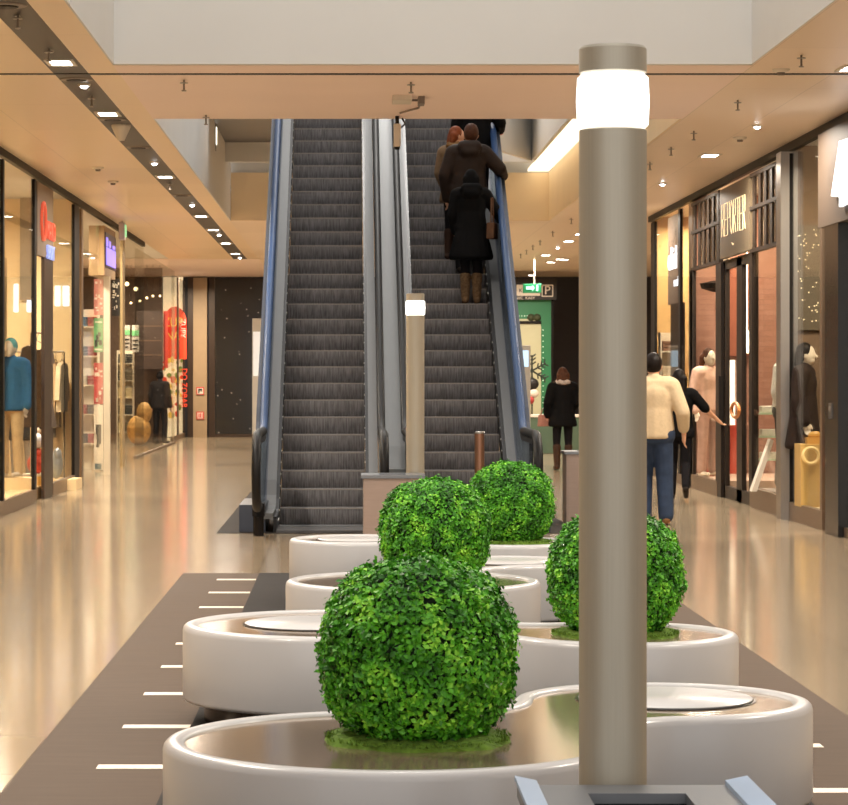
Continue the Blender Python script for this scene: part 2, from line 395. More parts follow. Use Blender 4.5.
# ---------------- clipped box balls
def leaf_mat():
    m = bpy.data.materials.new('box_leaf'); m.use_nodes = True
    nt = m.node_tree; N = nt.nodes; L = nt.links; b = N['Principled BSDF']
    g = N.new('ShaderNodeNewGeometry'); cr = N.new('ShaderNodeValToRGB'); e = cr.color_ramp.elements
    e[0].color = rgb(30, 74, 16); e[1].color = rgb(160, 226, 72)
    x = e.new(0.35); x.color = rgb(56, 126, 26); x = e.new(0.75); x.color = rgb(96, 180, 40)
    tc = N.new('ShaderNodeTexCoord'); nz = N.new('ShaderNodeTexNoise'); nz.inputs['Scale'].default_value = 9.0; nz.inputs['Detail'].default_value = 2
    L.new(tc.outputs['Object'], nz.inputs['Vector'])
    a = N.new('ShaderNodeMath'); a.operation = 'MULTIPLY_ADD'; a.inputs[1].default_value = 0.5
    L.new(g.outputs['Random Per Island'], a.inputs[0])
    s = N.new('ShaderNodeMapRange'); s.inputs[1].default_value = 0.35; s.inputs[2].default_value = 0.65; s.inputs[3].default_value = 0.0; s.inputs[4].default_value = 0.6
    L.new(nz.outputs['Fac'], s.inputs[0]); L.new(s.outputs[0], a.inputs[2]); L.new(a.outputs[0], cr.inputs[0])
    L.new(cr.outputs[0], b.inputs['Base Color']); b.inputs['Roughness'].default_value = 0.42
    b.inputs['Transmission Weight'].default_value = 0.0; b.inputs['Specular IOR Level'].default_value = 0.35
    return m
LEAF = leaf_mat()
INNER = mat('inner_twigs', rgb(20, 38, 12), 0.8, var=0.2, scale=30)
MOSS = mat('green_moss', rgb(92, 124, 34), 0.9, var=0.35, scale=40, bump=0.6)
def bush_mesh(seed, n, Rr, Hh):
    rnd = random.Random(seed); mb = MB()
    ph = [rnd.uniform(0, 6.28) for _ in range(8)]
    def lump(d):
        return (0.028*math.sin(5*d.x + ph[0])*math.sin(4*d.y + ph[1]) + 0.022*math.sin(9*d.z + ph[2])*math.sin(8*d.x + ph[3]) +
                0.016*math.sin(15*d.y + ph[4])*math.sin(14*d.z + ph[5]) + 0.02*math.sin(21*d.x + ph[6])*math.sin(19*d.y + 17*d.z + ph[7]))
    V = []; Fc = []
    for i in range(n):
        z = rnd.uniform(-0.93, 1); a = rnd.uniform(0, 2*PI); q = math.sqrt(1 - z*z)
        d = Vector((q*math.cos(a), q*math.sin(a), z))
        rr = (1 + lump(d))*(1 - abs(rnd.gauss(0, 0.055))) * (1.0 + (0.045 if rnd.random() < 0.06 else 0))
        rr *= (q**2.5 + abs(z)**2.5)**(-0.4)*0.985
        p = Vector((d.x*Rr*rr, d.y*Rr*rr, d.z*Hh*rr))
        nrm = (d + Vector((rnd.gauss(0, .55), rnd.gauss(0, .55), rnd.gauss(0.25, .55)))).normalized()
        t = nrm.cross(Vector((rnd.gauss(0,1), rnd.gauss(0,1), rnd.gauss(0,1)))).normalized(); w = nrm.cross(t)
        l = rnd.uniform(0.0075, 0.0145); h = l*0.66
        o = len(V)
        V += [p - t*l, p + w*h + nrm*0.002 - t*l*.2, p + t*l*1.0, p - w*h + nrm*0.002 - t*l*.2]
        Fc.append((o, o+1, o+2, o+3))
    mb.add(V, Fc); return mb
def core_mb(Rr, Hh):
    return MB().ell((0, 0, 0), (Rr*0.88, Rr*0.88, Hh*0.88), 32, 20)
def moss_mb(seed, r):
    rnd = random.Random(seed); mb = MB(); ph = rnd.uniform(0, 6)
    prof = [(0.0, 0.022), (0.35, 0.028), (0.7, 0.026), (0.9, 0.02), (0.98, 0.01), (1.0, 0.0)]
    seg = 60; vs = []; fs = []
    for i, (q, z) in enumerate(prof):
        for k in range(seg):
            a = 2*PI*k/seg; w = 1 + 0.03*math.sin(3*a + ph) + 0.025*math.sin(7*a + ph*2) + rnd.uniform(-.02, .02)
            vs.append((q*r*w*math.cos(a), q*r*w*math.sin(a), z + (rnd.uniform(-.004, .006) if z > 0 else 0)))
    for i in range(len(prof)-1):
        for k in range(seg): fs.append((i*seg+k, (i+1)*seg+k, (i+1)*seg+(k+1)%seg, i*seg+(k+1)%seg))
    mb.add(vs, fs)
    V = []; Fc = []
    for i in range(2600):                      # short tufts
        a = rnd.uniform(0, 2*PI); q = math.sqrt(rnd.uniform(0.3, 1.0))*r*rnd.uniform(0.97, 1.03)
        p = Vector((q*math.cos(a), q*math.sin(a), 0.012)); h = rnd.uniform(.006, .016)
        t = Vector((rnd.gauss(0, 1), rnd.gauss(0, 1), 0)).normalized()*0.004
        o = len(V); V += [p - t, p + t, p + Vector((rnd.gauss(0, .006), rnd.gauss(0, .006), h))]; Fc.append((o, o+1, o+2))
    return mb.add(V, Fc)
BR, BH = 0.319, 0.307
fol = [bush_mesh(s, 18000, BR, BH).mesh('foliage', LEAF) for s in (3, 11)]
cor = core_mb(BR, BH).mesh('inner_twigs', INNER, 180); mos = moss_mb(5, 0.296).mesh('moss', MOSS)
def bush(x, y, k, rz, label, s=1.0):
    t = thing('topiary_ball', label, 'bush', (x, y, RIM - FD), rz, 'clipped round box bushes')
    for nm, me, z in (('foliage', fol[k], 0.278), ('inner_twigs', cor, 0.278), ('moss', mos, 0.0)):
        o = bpy.data.objects.new(nm, me); COL.objects.link(o); o.parent = t; o.location = (0, 0, z)
        if nm == 'moss': o['label'] = 'flat green moss ring at the foot of the bush'
    t.scale = (s, s, s)
bush(0.226, 8.47, 0, 0.0, 'nearest and largest looking clipped green box ball, on the front planter')
bush(1.21, 11.92, 1, 1.1, 'clipped green box ball half hidden behind the big near pole', 0.96)
bush(0.50, 14.97, 0, 2.4, 'clipped green box ball just behind the top of the nearest bush')
bush(1.14, 18.5, 1, 3.9, 'farthest clipped green box ball, in front of the right escalator', 0.97)

# ============================================================ lamp posts and metal boxes
POST = mat('satin_steel_post', rgb(168, 162, 148), 0.42, 0.3, var=0.04, scale=10, stretch=(14, 14, 0.3))
PGLOW = mat('post_lamp_glow', rgb(255, 252, 246), 0.4, emit=(1, 0.97, 0.9, 1), estr=3.2)
def lamp_post(x, y, label, hz=1.0):
    t = thing('lamp_post', label, 'lamp post', (x, y, 0), 0, 'steel lamp posts with glowing heads'); r = 0.0875
    MB().lathe([(r + .05, 0), (r + .05, 0.02), (r, 0.025), (r, 2.235), (r - .006, 2.24)], 40).build('post', POST, t, smooth=40)
    MB().lathe([(r - .01, 2.236), (r + .004, 2.25), (r + .007, 2.31), (r + .004, 2.37), (r - .01, 2.384)], 40).build('lamp_head', PGLOW, t, smooth=60)
    MB().lathe([(r - .006, 2.38), (r, 2.385), (r, 2.445), (r - .006, 2.452), (0.0001, 2.455)], 40).build('cap', POST, t, smooth=40)
    t.scale = (1, 1, hz)
    return t
lamp_post(0.688, 6.86, 'big blurred steel lamp post in the right foreground with a glowing head')
lamp_post(0.655, 25.42, 'distant slim steel lamp post standing between the two escalators', 0.975)
BOXM = mat('box_steel', rgb(156, 138, 128), 0.45, 0.25, var=0.05, scale=5, stretch=(1, 1, 14))
BOXT = mat('box_top_steel', rgb(122, 126, 132), 0.42, 0.5, var=0.03)
BLUEG = mat('pale_blue_metal', rgb(160, 184, 214), 0.4, 0.2, var=0.02)
SLOT = mat('black_slot', rgb(12, 12, 14), 0.9, spec=0.05, var=0.05)
def podium(x0, x1, y0, y1, h, label, fins=True):
    cx, cy = (x0 + x1)/2, (y0 + y1)/2; w, d = (x1 - x0)/2, (y1 - y0)/2
    t = thing('metal_bin', label, 'bin', (cx, cy, 0), 0, 'square metal bins')
    MB().box((-w + .02, -d + .02, 0), (w - .02, d - .02, h - .03)).build('body', BOXM, t, bevel=.004)
    b = MB(); s0, s1 = -w*0.42, w*0.42                        # top plate with an opening
    b.box((-w, -d, h - .03), (s0, d, h)).box((s1, -d, h - .03), (w, d, h)).box((s0, d*0.6, h - .03), (s1, d, h)).box((s0, -d, h - .03), (s1, -d*0.6, h))
    b.build('top_plate', BOXT, t)
    MB().box((s0, -d*0.6, h - .031), (s1, d*0.6, h - .026)).build('opening', SLOT, t)
    if fins:
        for sx in (-1, 1):
            x = sx*w; q = -sx*0.05
            MB().prism([(x + q, d, h), (x + sx*.006, d, h + .012), (x + sx*.006, -d, h + .012), (x + q, -d, h)], (0, 0, 0.012)).build('edge_plate', BLUEG, t)
    return t
podium(0.432, 1.012, 6.05, 6.74, 0.56, 'steel bin with a black slot at the bottom edge before the big pole')
podium(0.133, 0.73, 24.7, 25.3, 0.675, 'small brownish steel bin at the foot of the escalators', False)
podium(2.36, 2.92, 28.75, 29.3, 0.78, 'grey steel bin partly hidden behind the big near pole', False)
t = thing('bollard', 'short bronze coloured bollard in front of the right escalator', 'bollard', (1.33, 26.6, 0))
MB().lathe([(.05, 0), (.05, 1.02)], 24).build('post', mat('copper_post', rgb(150, 112, 92), 0.35, 0.8), t, smooth=40)
MB().lathe([(.052, 1.02), (.052, 1.035), (.04, 1.045), (0.0001, 1.046)], 24).build('cap', STEEL, t, smooth=40)

# ============================================================ escalators
RISE, RUN, Y0, SL = 0.19, 0.2983, 28.0, 0.637
def step_mat():
    m = bpy.data.materials.new('ribbed_step_metal'); m.use_nodes = True
    nt = m.node_tree; N = nt.nodes; L = nt.links; b = N['Principled BSDF']
    g = N.new('ShaderNodeNewGeometry'); sx = N.new('ShaderNodeSeparateXYZ'); L.new(g.outputs['Position'], sx.inputs[0])
    m1 = N.new('ShaderNodeMath'); m1.operation = 'MULTIPLY'; m1.inputs[1].default_value = 2*PI/0.0182; L.new(sx.outputs[0], m1.inputs[0])
    sn = N.new('ShaderNodeMath'); sn.operation = 'SINE'; L.new(m1.outputs[0], sn.inputs[0])
    nz = N.new('ShaderNodeTexNoise'); nz.inputs['Scale'].default_value = 14.0
    mp = N.new('ShaderNodeMapping'); mp.inputs['Scale'].default_value = (5, 1, 0.4); L.new(g.outputs['Position'], mp.inputs[0]); L.new(mp.outputs[0], nz.inputs['Vector'])
    ad = N.new('ShaderNodeMath'); ad.operation = 'MULTIPLY_ADD'; ad.inputs[1].default_value = 0.12; L.new(sn.outputs[0], ad.inputs[0]); L.new(nz.outputs['Fac'], ad.inputs[2])
    cr = N.new('ShaderNodeValToRGB'); cr.color_ramp.elements[0].position = 0.2; cr.color_ramp.elements[1].position = 0.85
    cr.color_ramp.elements[0].color = rgb(92, 90, 92); cr.color_ramp.elements[1].color = rgb(158, 156, 158)
    L.new(ad.outputs[0], cr.inputs[0]); L.new(cr.outputs[0], b.inputs['Base Color'])
    b.inputs['Roughness'].default_value = 0.5; b.inputs['Metallic'].default_value = 0.35
    return m
STEPM = step_mat()
BSKIRT = mat('black_skirt', rgb(28, 27, 27), 0.35, 0.4, var=0.05)
RUBBER = mat('black_rubber', rgb(20, 20, 22), 0.5, spec=0.25, var=0.05)
BREFL = mat('blue_rubber_handrail', rgb(38, 64, 104), 0.5, spec=0.3, var=0.05)  # blue light reflected on the outer handrails, painted in as their colour
STUD = mat('skirt_stud_light', rgb(240, 236, 226), 0.3, emit=(1, 0.95, 0.85, 1), estr=0.35)
CLAD = mat('slate_cladding', rgb(64, 68, 78), 0.35, 0.5, var=0.05)
NST = 29
NOSE = mat('step_nosing', rgb(150, 144, 138), 0.45, 0.4, var=.15, scale=40)
STUDM = MB().ell((0, 0, 0), (0.006, 0.01, 0.009), 6, 4).mesh('skirt_stud', STUD)
def slope_pts(off, y_in, z_end=5.62):      # line along the escalator at height `off` above the nosing line
    pts = [(y_in, off)]
    y1 = Y0 - 0.25; zt = z_end
    for q in (0.0, 0.25, 0.5, 0.75, 1.0): pts.append((y1 + q*0.7, off + SL*max(0, (y1 + q*0.7) - Y0 + 0.0)*q))
    pts.append((Y0 + zt/SL, zt + off)); pts.append((Y0 + zt/SL + 0.9, zt + off)); return pts
def ribbon(x0, x1, pts, th, mb=None):
    mb = mb or MB()
    for (ya, za), (yb, zb) in zip(pts[:-1], pts[1:]):
        mb.add([(x0, ya, za), (x1, ya, za), (x1, yb, zb), (x0, yb, zb), (x0, ya, za - th), (x1, ya, za - th), (x1, yb, zb - th), (x0, yb, zb - th)],
               [(0,1,2,3), (7,6,5,4), (0,4,5,1), (1,5,6,2), (2,6,7,3), (3,7,4,0)])
    return mb
def escalator(xl, xr, label, blue_side):
    cx = (xl + xr)/2; w = (xr - xl)/2
    t = thing('escalator', label, 'escalator', (cx, Y0 - 1.0, 0), 0, 'pair of parallel escalators')
    def put(o): o.location = (0, -(Y0 - 1.0), 0); return o
    # steps
    mb = MB(); prof = [(0.0, 0.0)]
    for q in range(0, 7):
        a = q/6; prof.append((0.0 + 0.06*a*a, -0.006 - (RISE - .006)*a))
    prof += [(0.42, -RISE), (0.42, 0.0)]
    n = len(prof)
    mb.add([(-w + .006, y, z) for y, z in prof] + [(w - .006, y, z) for y, z in prof],
           [tuple(range(n))[::-1], tuple(range(n, 2*n))] + [(i, (i+1) % n, n + (i+1) % n, n + i) for i in range(n)])
    mb.box((-w + .006, -.006, -.012), (w - .006, .03, .001), 1)
    sm = mb.mesh('step', [STEPM, NOSE], 35)
    for k in range(0, NST + 1):
        o = bpy.data.objects.new('step', sm); COL.objects.link(o); o.parent = t
        o.location = (0, Y0 + k*RUN - (Y0 - 1.0), k*RISE + (0.012 if k == 0 else 0))
    put(MB().box((-w, 26.95, 0.004), (w, Y0 + .02, 0.02)).box((-w, 26.95, 0.02), (w, 27.0, 0.03)).build('landing_plate', DSTEEL, t))
    put(MB().box((-w, Y0 - .16, 0.02), (w, Y0 - .005, 0.026)).build('comb_plate', STEELS, t))
    for sd in (-1, 1):
        e = sd*w
        put(ribbon(e, e + sd*0.035, slope_pts(0.16, 27.1), 0.34).build('skirt_panel', BSKIRT, t))
        for i in range(48):
            y = Y0 - .45 + i*0.19; z = max(0, SL*(y - Y0)) + 0.1
            o = bpy.data.objects.new('skirt_stud', STUDM); COL.objects.link(o); o.parent = t; o.location = (e, y - (Y0 - 1.0), z)
        put(ribbon(e + sd*0.035, e + sd*0.135, slope_pts(0.2, 27.05), 0.06).build('inner_deck', STEELS, t))
        put(ribbon(e + sd*0.15, e + sd*0.162, slope_pts(0.92, 26.1), 0.72).build('balustrade_glass', GLASSC, t))
        # handrail: newel curve at the bottom then flat then the slope
        xr_ = e + sd*0.165; pts = []
        for q in range(0, 13):
            a = -PI/2 - PI*q/12; r = 0.31; pts.append((xr_, 26.15 + r*math.cos(a), 0.70 + r*math.sin(a)*1.0))
        pts = [(xr_, 26.6, 0.30)] + [(xr_, 26.15 - 0.36*math.sin(PI*q/12), 0.66 - 0.36*math.cos(PI*q/12)) for q in range(13)]
        pts += [(xr_, y, z) for y, z in slope_pts(1.02, 26.6)[0:]]
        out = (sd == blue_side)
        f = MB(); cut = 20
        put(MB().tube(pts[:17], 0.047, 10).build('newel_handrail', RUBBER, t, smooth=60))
        hr = put(MB().tube(pts[16:], 0.043, 10).build('handrail', BREFL if out else RUBBER, t, smooth=60))
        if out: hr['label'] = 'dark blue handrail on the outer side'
        put(ribbon(xr_ - .028, xr_ + .028, slope_pts(0.975, 26.3), 0.05).build('handrail_guide', BSKIRT, t))
        put(MB().tube([(xr_, 26.5, 0.27), (xr_, 26.5, 0.0)], 0.055, 10).box((xr_ - .06, 26.42, 0.2), (xr_ + .06, 26.7, 0.33)).build('newel_inlet', BLACKM, t))
    # truss cladding on the outer side, and the foot block
    sd = blue_side; e = sd*(w + 0.135)
    put(ribbon(e + sd*0.075, e + sd*0.115, slope_pts(0.98, 27.9), 0.9).build('outer_panel', CLAD, t))
    put(ribbon(e, e + sd*0.1, slope_pts(0.2, 27.2), 0.75).build('truss_cladding', CLAD, t))
    put(MB().box((e - sd*.02, 27.15, 0), (e + sd*.25, 28.6, 0.28)).build('foot_block', CLAD, t))
    return t
escalator(-0.72, 0.20, 'left escalator, empty, its dark steps running up behind the ceiling beam', -1)
escalator(0.78, 1.70, 'right escalator, the one carrying a group of people in dark coats', 1)
t = thing('escalator_cladding', 'sloping grey metal panel filling the gap between the two escalators', 'panel', (0.49, 27.4, 0))
o = ribbon(0.345, 0.635, [(28.0, 0.60)] + [(Y0 + .3, 0.85), (Y0 + 5.62/SL, 5.62 + .72)], 0.5).build('sloping_panel', STEELS, t); o.location = (-0.49, -27.4, 0)
o = MB().box((0.345, 27.9, 0), (0.635, 27.99, 0.62)).build('end_cap', STEELS, t); o.location = (-0.49, -27.4, 0)
# ============================================================ shop fronts
LX, RX = -3.95, 4.95
def yl(x, X): return X*F/(x - VX)             # depth where image column x meets the plane at X
def front(n, X, ya, yb, label, posts=(), kick=0.17, top=4.08, post_m=BLACKM, pw=0.09, kick_m=KICK, z0=0.0, glass=True):
    w = struct_empty('window_%d' % n, (X, (ya + yb)/2, 0), label, 'shop window'); c = Vector((X, (ya + yb)/2, 0))
    def rel(mb, nm, m):
        o = mb.build(nm, m, w); o.location = -c; return o
    if glass: rel(MB().box((X - .006, ya, z0 + kick), (X + .006, yb, top)), 'glass_pane', GLASS)
    if kick: rel(MB().box((X - .03, ya, z0), (X + .03, yb, z0 + kick)), 'kick_plate', kick_m)
    for (y, m, wd) in posts: rel(MB().box((X - .022, y - wd/2, z0), (X + .022, y + wd/2, top)), 'mullion', m)
    return w, rel
# ---- left side
y1, y2, y3, y4, y5 = yl(2, LX), yl(34, LX), yl(51, LX), yl(73, LX), yl(122, LX)
front(2, LX, 27.0, y2, 'first glass shop window on the left with a steel kick plate', [(y1, BLACKM, .12), (y2, BLACKM, .2)])
front(3, LX, y3, y4, 'narrow glass shop window just past the open left shop door', [(y3 - .45, BROWNM, 1.0), (y4 + .35, BLACKM, .7), (y4 + 1.15, KICK, .25)])
front(4, LX, y4 + 1.3, y5, 'tall frameless glass front below the violet sign box', [], kick=0.0, glass=True)
front(5, LX, y5, 51.5, 'frameless glass front past the slim tan post on the left', [(y5 + .1, mat('tan_post', rgb(168, 146, 108), 0.4, 0.3), .5)], kick=0.0)
front(6, -4.12, 51.5, 63.3, 'farthest glass front on the left, reflecting lamps', [], kick=0.04, top=4.1)
# cross walls between the left shops
struct('wall_partition', MB().box((-9, 38.9, 0), (-4.0, 39.0, CZ)), CREAM, 'cream cross wall at the back of the first left shop', 'wall')
struct('wall_partition', MB().box((-9, 63.8, 0), (-4.45, 63.9, CZ)), mat('dark_shop_wall', rgb(88, 66, 48), 0.6, var=0.25, scale=2), 'dark brown cross wall of the far left shop', 'wall')
struct('wall_partition', MB().box((-9, 26.9, 0), (-4.0, 27.0, CZ)), CREAM, 'cream cross wall nearest the camera on the left', 'wall')
# over-door sign panel of shop one
GREYB = mat('grey_brown_panel', rgb(128, 110, 90), 0.5, var=0.04)
za = CH + (VY - 258)*34.6/F
t = thing('shop_sign', 'grey-brown panel over the first left doorway with a red ring and red and blue letters', 'sign', (LX, (y2 + y3)/2, 0))
MB().box((-.03, -(y3 - y2)/2 + .1, za), (.03, (y3 - y2)/2, 4.07)).build('sign_panel', GREYB, t)
REDG = mat('red_sign_glow', rgb(226, 84, 60), 0.4, emit=(0.9, 0.16, 0.08, 1), estr=0.45)
BLUEGL = mat('blue_sign_glow', rgb(120, 140, 210), 0.4, emit=(0.45, 0.5, 0.95, 1), estr=0.7)
WHITEGL = mat('white_sign_glow', rgb(240, 240, 250), 0.4, emit=(0.85, 0.9, 1, 1), estr=2.4)
zc = CH + (VY - 219)*33.6/F; yb0 = yl(40, LX) - (y2 + y3)/2
ring = [(.05, yb0 + .22*math.cos(2*PI*k/28), zc + .24*math.sin(2*PI*k/28)) for k in range(28)]
MB().tube(ring, .02, 6, closed=True).build('red_ring', REDG, t)
text_mesh('red_letters', 'MAKO', 0.34, 0.015, REDG, face_px((.05, yb0 + .78, zc - .1)), t, 1.0)
text_mesh('blue_letters', 'SPORT', 0.26, 0.015, BLUEGL, face_px((.05, yb0 + .78, zc - .38)), t, 1.0)
# open glass door edge/cream reveal in shop one
struct('door_1', MB().box((-4.5, y2 + .12, 0.0), (-4.44, y2 + 1.15, za)), CREAM, 'cream door reveal inside the first left doorway', 'door')
# violet LED sign box
TANP = mat('tan_sign_side', rgb(158, 130, 96), 0.5, var=0.04)
t = thing('sign_box', 'tan projecting box sign with a violet lit face on the left', 'sign', (-4.02, 43.6, 0))
MB().box((-.13, -1.0, 3.22), (.12, 1.0, 4.02)).build('housing', TANP, t)
VIOD = mat('violet_dark', rgb(52, 38, 70), 0.3); VIO = mat('violet_glow', rgb(130, 110, 220), 0.4, emit=(0.28, 0.2, 0.85, 1), estr=1.3)
MB().box((.12, -.95, 3.36), (.135, .95, 3.92)).build('screen', VIOD, t)
b = MB().box((.135, -.85, 3.4), (.145, .8, 3.68)).box((.135, -.85, 3.7), (.145, -.6, 3.84)).box((.135, -.35, 3.7), (.145, -.1, 3.8)).box((.135, .3, 3.7), (.145, .7, 3.76))
b.build('lit_bars', VIO, t)
tag(MB().box((-3.95, 43.0, 0), (-3.85, 43.14, 3.22)).build('column', mat('white_column', rgb(206, 196, 176), 0.5)), 'slim white column under the violet sign box', 'column')

def poster(label, x0, x1, ya, yb, Y, base, marks=(), th=0.02, emit=0.0, nm='poster', cat='poster'):
    a = at(x0, ya, Y); c = at(x1, yb, Y)
    t = thing(nm, label, cat, ((a.x + c.x)/2, Y, (a.z + c.z)/2)); w = abs(c.x - a.x)/2; h = abs(a.z - c.z)/2
    MB().box((-w, 0, -h), (w, th, h)).build('panel', base, t)
    for (m, nmk, rects) in marks:
        b = MB()
        for (u0, v0, u1, v1) in rects: b.box((-w + 2*w*u0, -.006, h - 2*h*v0), (-w + 2*w*u1, 0.0, h - 2*h*v1))
        b.build(nmk, m, t)
    return t
def flat(n, c): return mat(n, rgb(*c), 0.5, var=0.03)
def glow(n, c, s): return mat(n, rgb(*c), 0.5, emit=rgb(*c), estr=s, var=0.03)
PINK = flat('pink_print', (206, 130, 122)); REDP = flat('red_print', (186, 70, 68)); GRNP = flat('green_print', (110, 176, 120))
WPR = flat('white_print', (232, 222, 206)); BLK = mat('black_print', rgb(36, 30, 28), 0.5); TEALP = mat('teal_print', rgb(60, 90, 100), 0.5)
rr = random.Random(4)
def scrib(n, seed, w=.1, h=.1):
    q = random.Random(seed); out = []
    for _ in range(n):
        u = q.uniform(.05, .85); v = q.uniform(.05, .9); out.append((u, v, min(.97, u + q.uniform(.06, .3)), min(.97, v + q.uniform(.03, .1))))
    return out
poster('pink poster with white strokes left of the slim white column', 94, 103, 279, 315, 44.6, PINK, [(WPR, 'white_strokes', scrib(12, 1))])
poster('green poster with a dark figure shape below the pink poster', 94, 103, 318, 352, 44.6, GRNP, [(BLK, 'dark_shape', [(.45, .42, .75, .55), (.25, .5, .6, .7), (.1, .65, .4, .85), (.5, .65, .9, .8)]), (WPR, 'white_strokes', [(.1, .1, .9, .14), (.1, .9, .9, .95)])])
poster('red poster with white strokes below the green poster', 94, 103, 363, 404, 44.6, REDP, [(WPR, 'white_strokes', scrib(12, 5))])
poster('white lower board below the red poster', 94, 103, 405, 470, 44.6, WPR, [(BLK, 'dark_item', [(.2, .3, .8, .45), (.3, .45, .8, .6), (.25, .6, .6, .65)]), (TEALP, 'grey_item', [(.1, .9, .8, .99)])])
poster('black and white poster right of the slim white column', 112, 120, 279, 316, 45.8, BLK, [(WPR, 'white_strokes', scrib(14, 9))])
# ---- cream shop one contents
WARMG = glow('warm_light_panel', (255, 240, 210), 3.0)
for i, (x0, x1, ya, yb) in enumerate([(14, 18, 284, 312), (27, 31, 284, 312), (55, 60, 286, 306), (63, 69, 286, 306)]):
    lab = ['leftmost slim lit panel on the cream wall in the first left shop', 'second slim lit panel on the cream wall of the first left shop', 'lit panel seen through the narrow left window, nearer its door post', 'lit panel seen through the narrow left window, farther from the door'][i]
    poster(lab, x0, x1, ya, yb, 38.88, glow('cool_light_panel', (225, 236, 255), 2.2), nm='light_panel', cat='light')  # glowing panels stand in for reflections, not for lamps
poster('grey panel high on the cream wall in the first left window', 20, 32, 178, 300, 38.82, mat('shop_grey', rgb(150, 134, 112), 0.6), nm='wall_panel', cat='panel')

# garments
def garment_mesh(kind, m):
    mb = MB()
    if kind == 'jacket':
        pts = [(-.09, 0), (-.22, -.06), (-.31, -.55), (-.23, -.57), (-.19, -.28), (-.2, -.72), (.2, -.72), (.19, -.28), (.23, -.57), (.31, -.55), (.22, -.06), (.09, 0), (.05, -.04), (-.05, -.04)]
    elif kind == 'dress':
        pts = [(-.1, 0), (-.2, -.05), (-.24, -.25), (-.16, -.28), (-.15, -.45), (-.26, -1.1), (.26, -1.1), (.15, -.45), (.16, -.28), (.24, -.25), (.2, -.05), (.1, 0), (.04, -.07), (-.04, -.07)]
    else:
        pts = [(-.17, 0), (-.2, -.95), (-.06, -.95), (0, -.25), (.06, -.95), (.2, -.95), (.17, 0)]
    mb.prism([(x, -.035, z) for x, z in pts], (0, .07, 0)); return mb
HANGM = mat('hanger_chrome', rgb(200, 200, 200), 0.2, 1.0)
gar_cache = {}
def garment(kind, col, loc, rz, label, group=None):
    key = (kind, col)
    if key not in gar_cache:
        gar_cache[key] = (garment_mesh(kind, None).mesh('cloth', mat('cloth_%d_%d_%d' % col, rgb(*col), 0.8, var=0.15, scale=9)),
                          MB().tube([(-.12, 0, -.02), (0, 0, .05), (.12, 0, -.02)], .006, 5).tube([(0, 0, .05), (0, 0, .1), (.02, 0, .13), (0, 0, .15)], .004, 5).mesh('hanger', HANGM))
    t = thing('hanging_garment', label, 'garment', loc, rz, group)
    for n_, me in zip(('cloth', 'hanger'), gar_cache[key]):
        o = bpy.data.objects.new(n_, me); COL.objects.link(o); o.parent = t
    return t
def rail(x0, x1, y0, y1, z, label):
    t = thing('clothes_rail', label, 'clothes rail', (x0, y0, 0))
    d = Vector((x1 - x0, y1 - y0, 0))
    MB().tube([(0, 0, z), (d.x, d.y, z)], .014, 6).build('bar', HANGM, t)
    MB().tube([(0, 0, 0), (0, 0, z)], .014, 6).build('upright', HANGM, t); MB().tube([(d.x, d.y, 0), (d.x, d.y, z)], .014, 6).build('upright', HANGM, t)
    return t
rail(-4.95, -4.1, 38.4, 38.4, 1.95, 'chrome clothes rail along the cream wall of the first left shop')
cols = [(206, 180, 140), (222, 200, 164), (190, 160, 120), (228, 206, 172), (200, 172, 132)]
for i in range(9):
    garment(['dress', 'trousers', 'jacket'][i % 3], cols[i % 5], (-4.85 + i*.09, 38.4, 1.8), R(82), 'pale beige garment on the rail in the first left shop', 'beige garments on the rail of the first left shop')
garment('dress', (120, 104, 90), (at(37, 355, 35.2).x, 35.2, 2.02), R(10), 'patterned grey dress hanging in the first left doorway')
rail(at(31, 355, 35.2).x, at(43, 355, 35.2).x, 35.2, 35.2, 2.17, 'short clothes rail in the first left doorway')
t = thing('display_table', 'low yellow display stand with red and white goods in the first left doorway', 'stand', at(36, 0, 35.6)*1.0)
t.location.z = 0
MB().box((-.14, -.2, 0), (.14, .2, .26)).build('base', flat('yellow_base', (236, 196, 110)), t, bevel=.01)
MB().box((-.16, -.22, .26), (.16, .22, .29)).build('top', WPR, t)
tag(MB().ell((0, 0, .13), (.12, .12, .14), 14, 9).ell((.02, 0, .27), (.08, .08, .07), 12, 7).build('soft_toy', mat('red_goods', rgb(196, 74, 50), 0.7, var=0.3, scale=14)), 'red lumpy goods on the low yellow stand', 'goods').location = (t.location.x, 35.6, .29)
tag(MB().ell((0, 0, .1), (.1, .1, .1), 12, 8).build('soft_bundle', mat('white_goods', rgb(214, 214, 220), 0.7)), 'white bundle perched above the red goods in the left doorway', 'goods').location = (t.location.x + .02, 35.6, .63)
tag(MB().ell((0, 0, .2), (.1, .12, .2), 12, 8).ell((.03, -.05, .34), (.06, .07, .1), 10, 7).build('bag', mat('silver_bag', rgb(150, 156, 162), 0.35, 0.4)), 'silver bag on the floor behind the narrow left window', 'bag').location = (at(56, 0, 37.5).x, 37.5, 0.15)
tag(MB().box((-.3, -.4, 0), (.3, .4, .15)).build('low_plinth', CREAM), 'low cream plinth under the silver bag', 'plinth').location = (at(58, 0, 37.5).x, 37.5, 0)
def shelf(label, x0, x1, Y, zs, m, depth=.3):
    t = thing('shelf_unit', label, 'shelf', ((x0 + x1)/2, Y, 0)); w = (x1 - x0)/2; h = max(zs) + .3
    MB().box((-w - .02, 0, 0), (-w, depth, h)).build('side_panel', m, t); MB().box((w, 0, 0), (w + .02, depth, h)).build('side_panel', m, t)
    MB().box((-w, depth, 0), (w, depth + .02, h)).build('back_panel', m, t)
    for z in zs: MB().box((-w, 0, z - .02), (w, depth, z)).build('shelf', m, t)
    return t
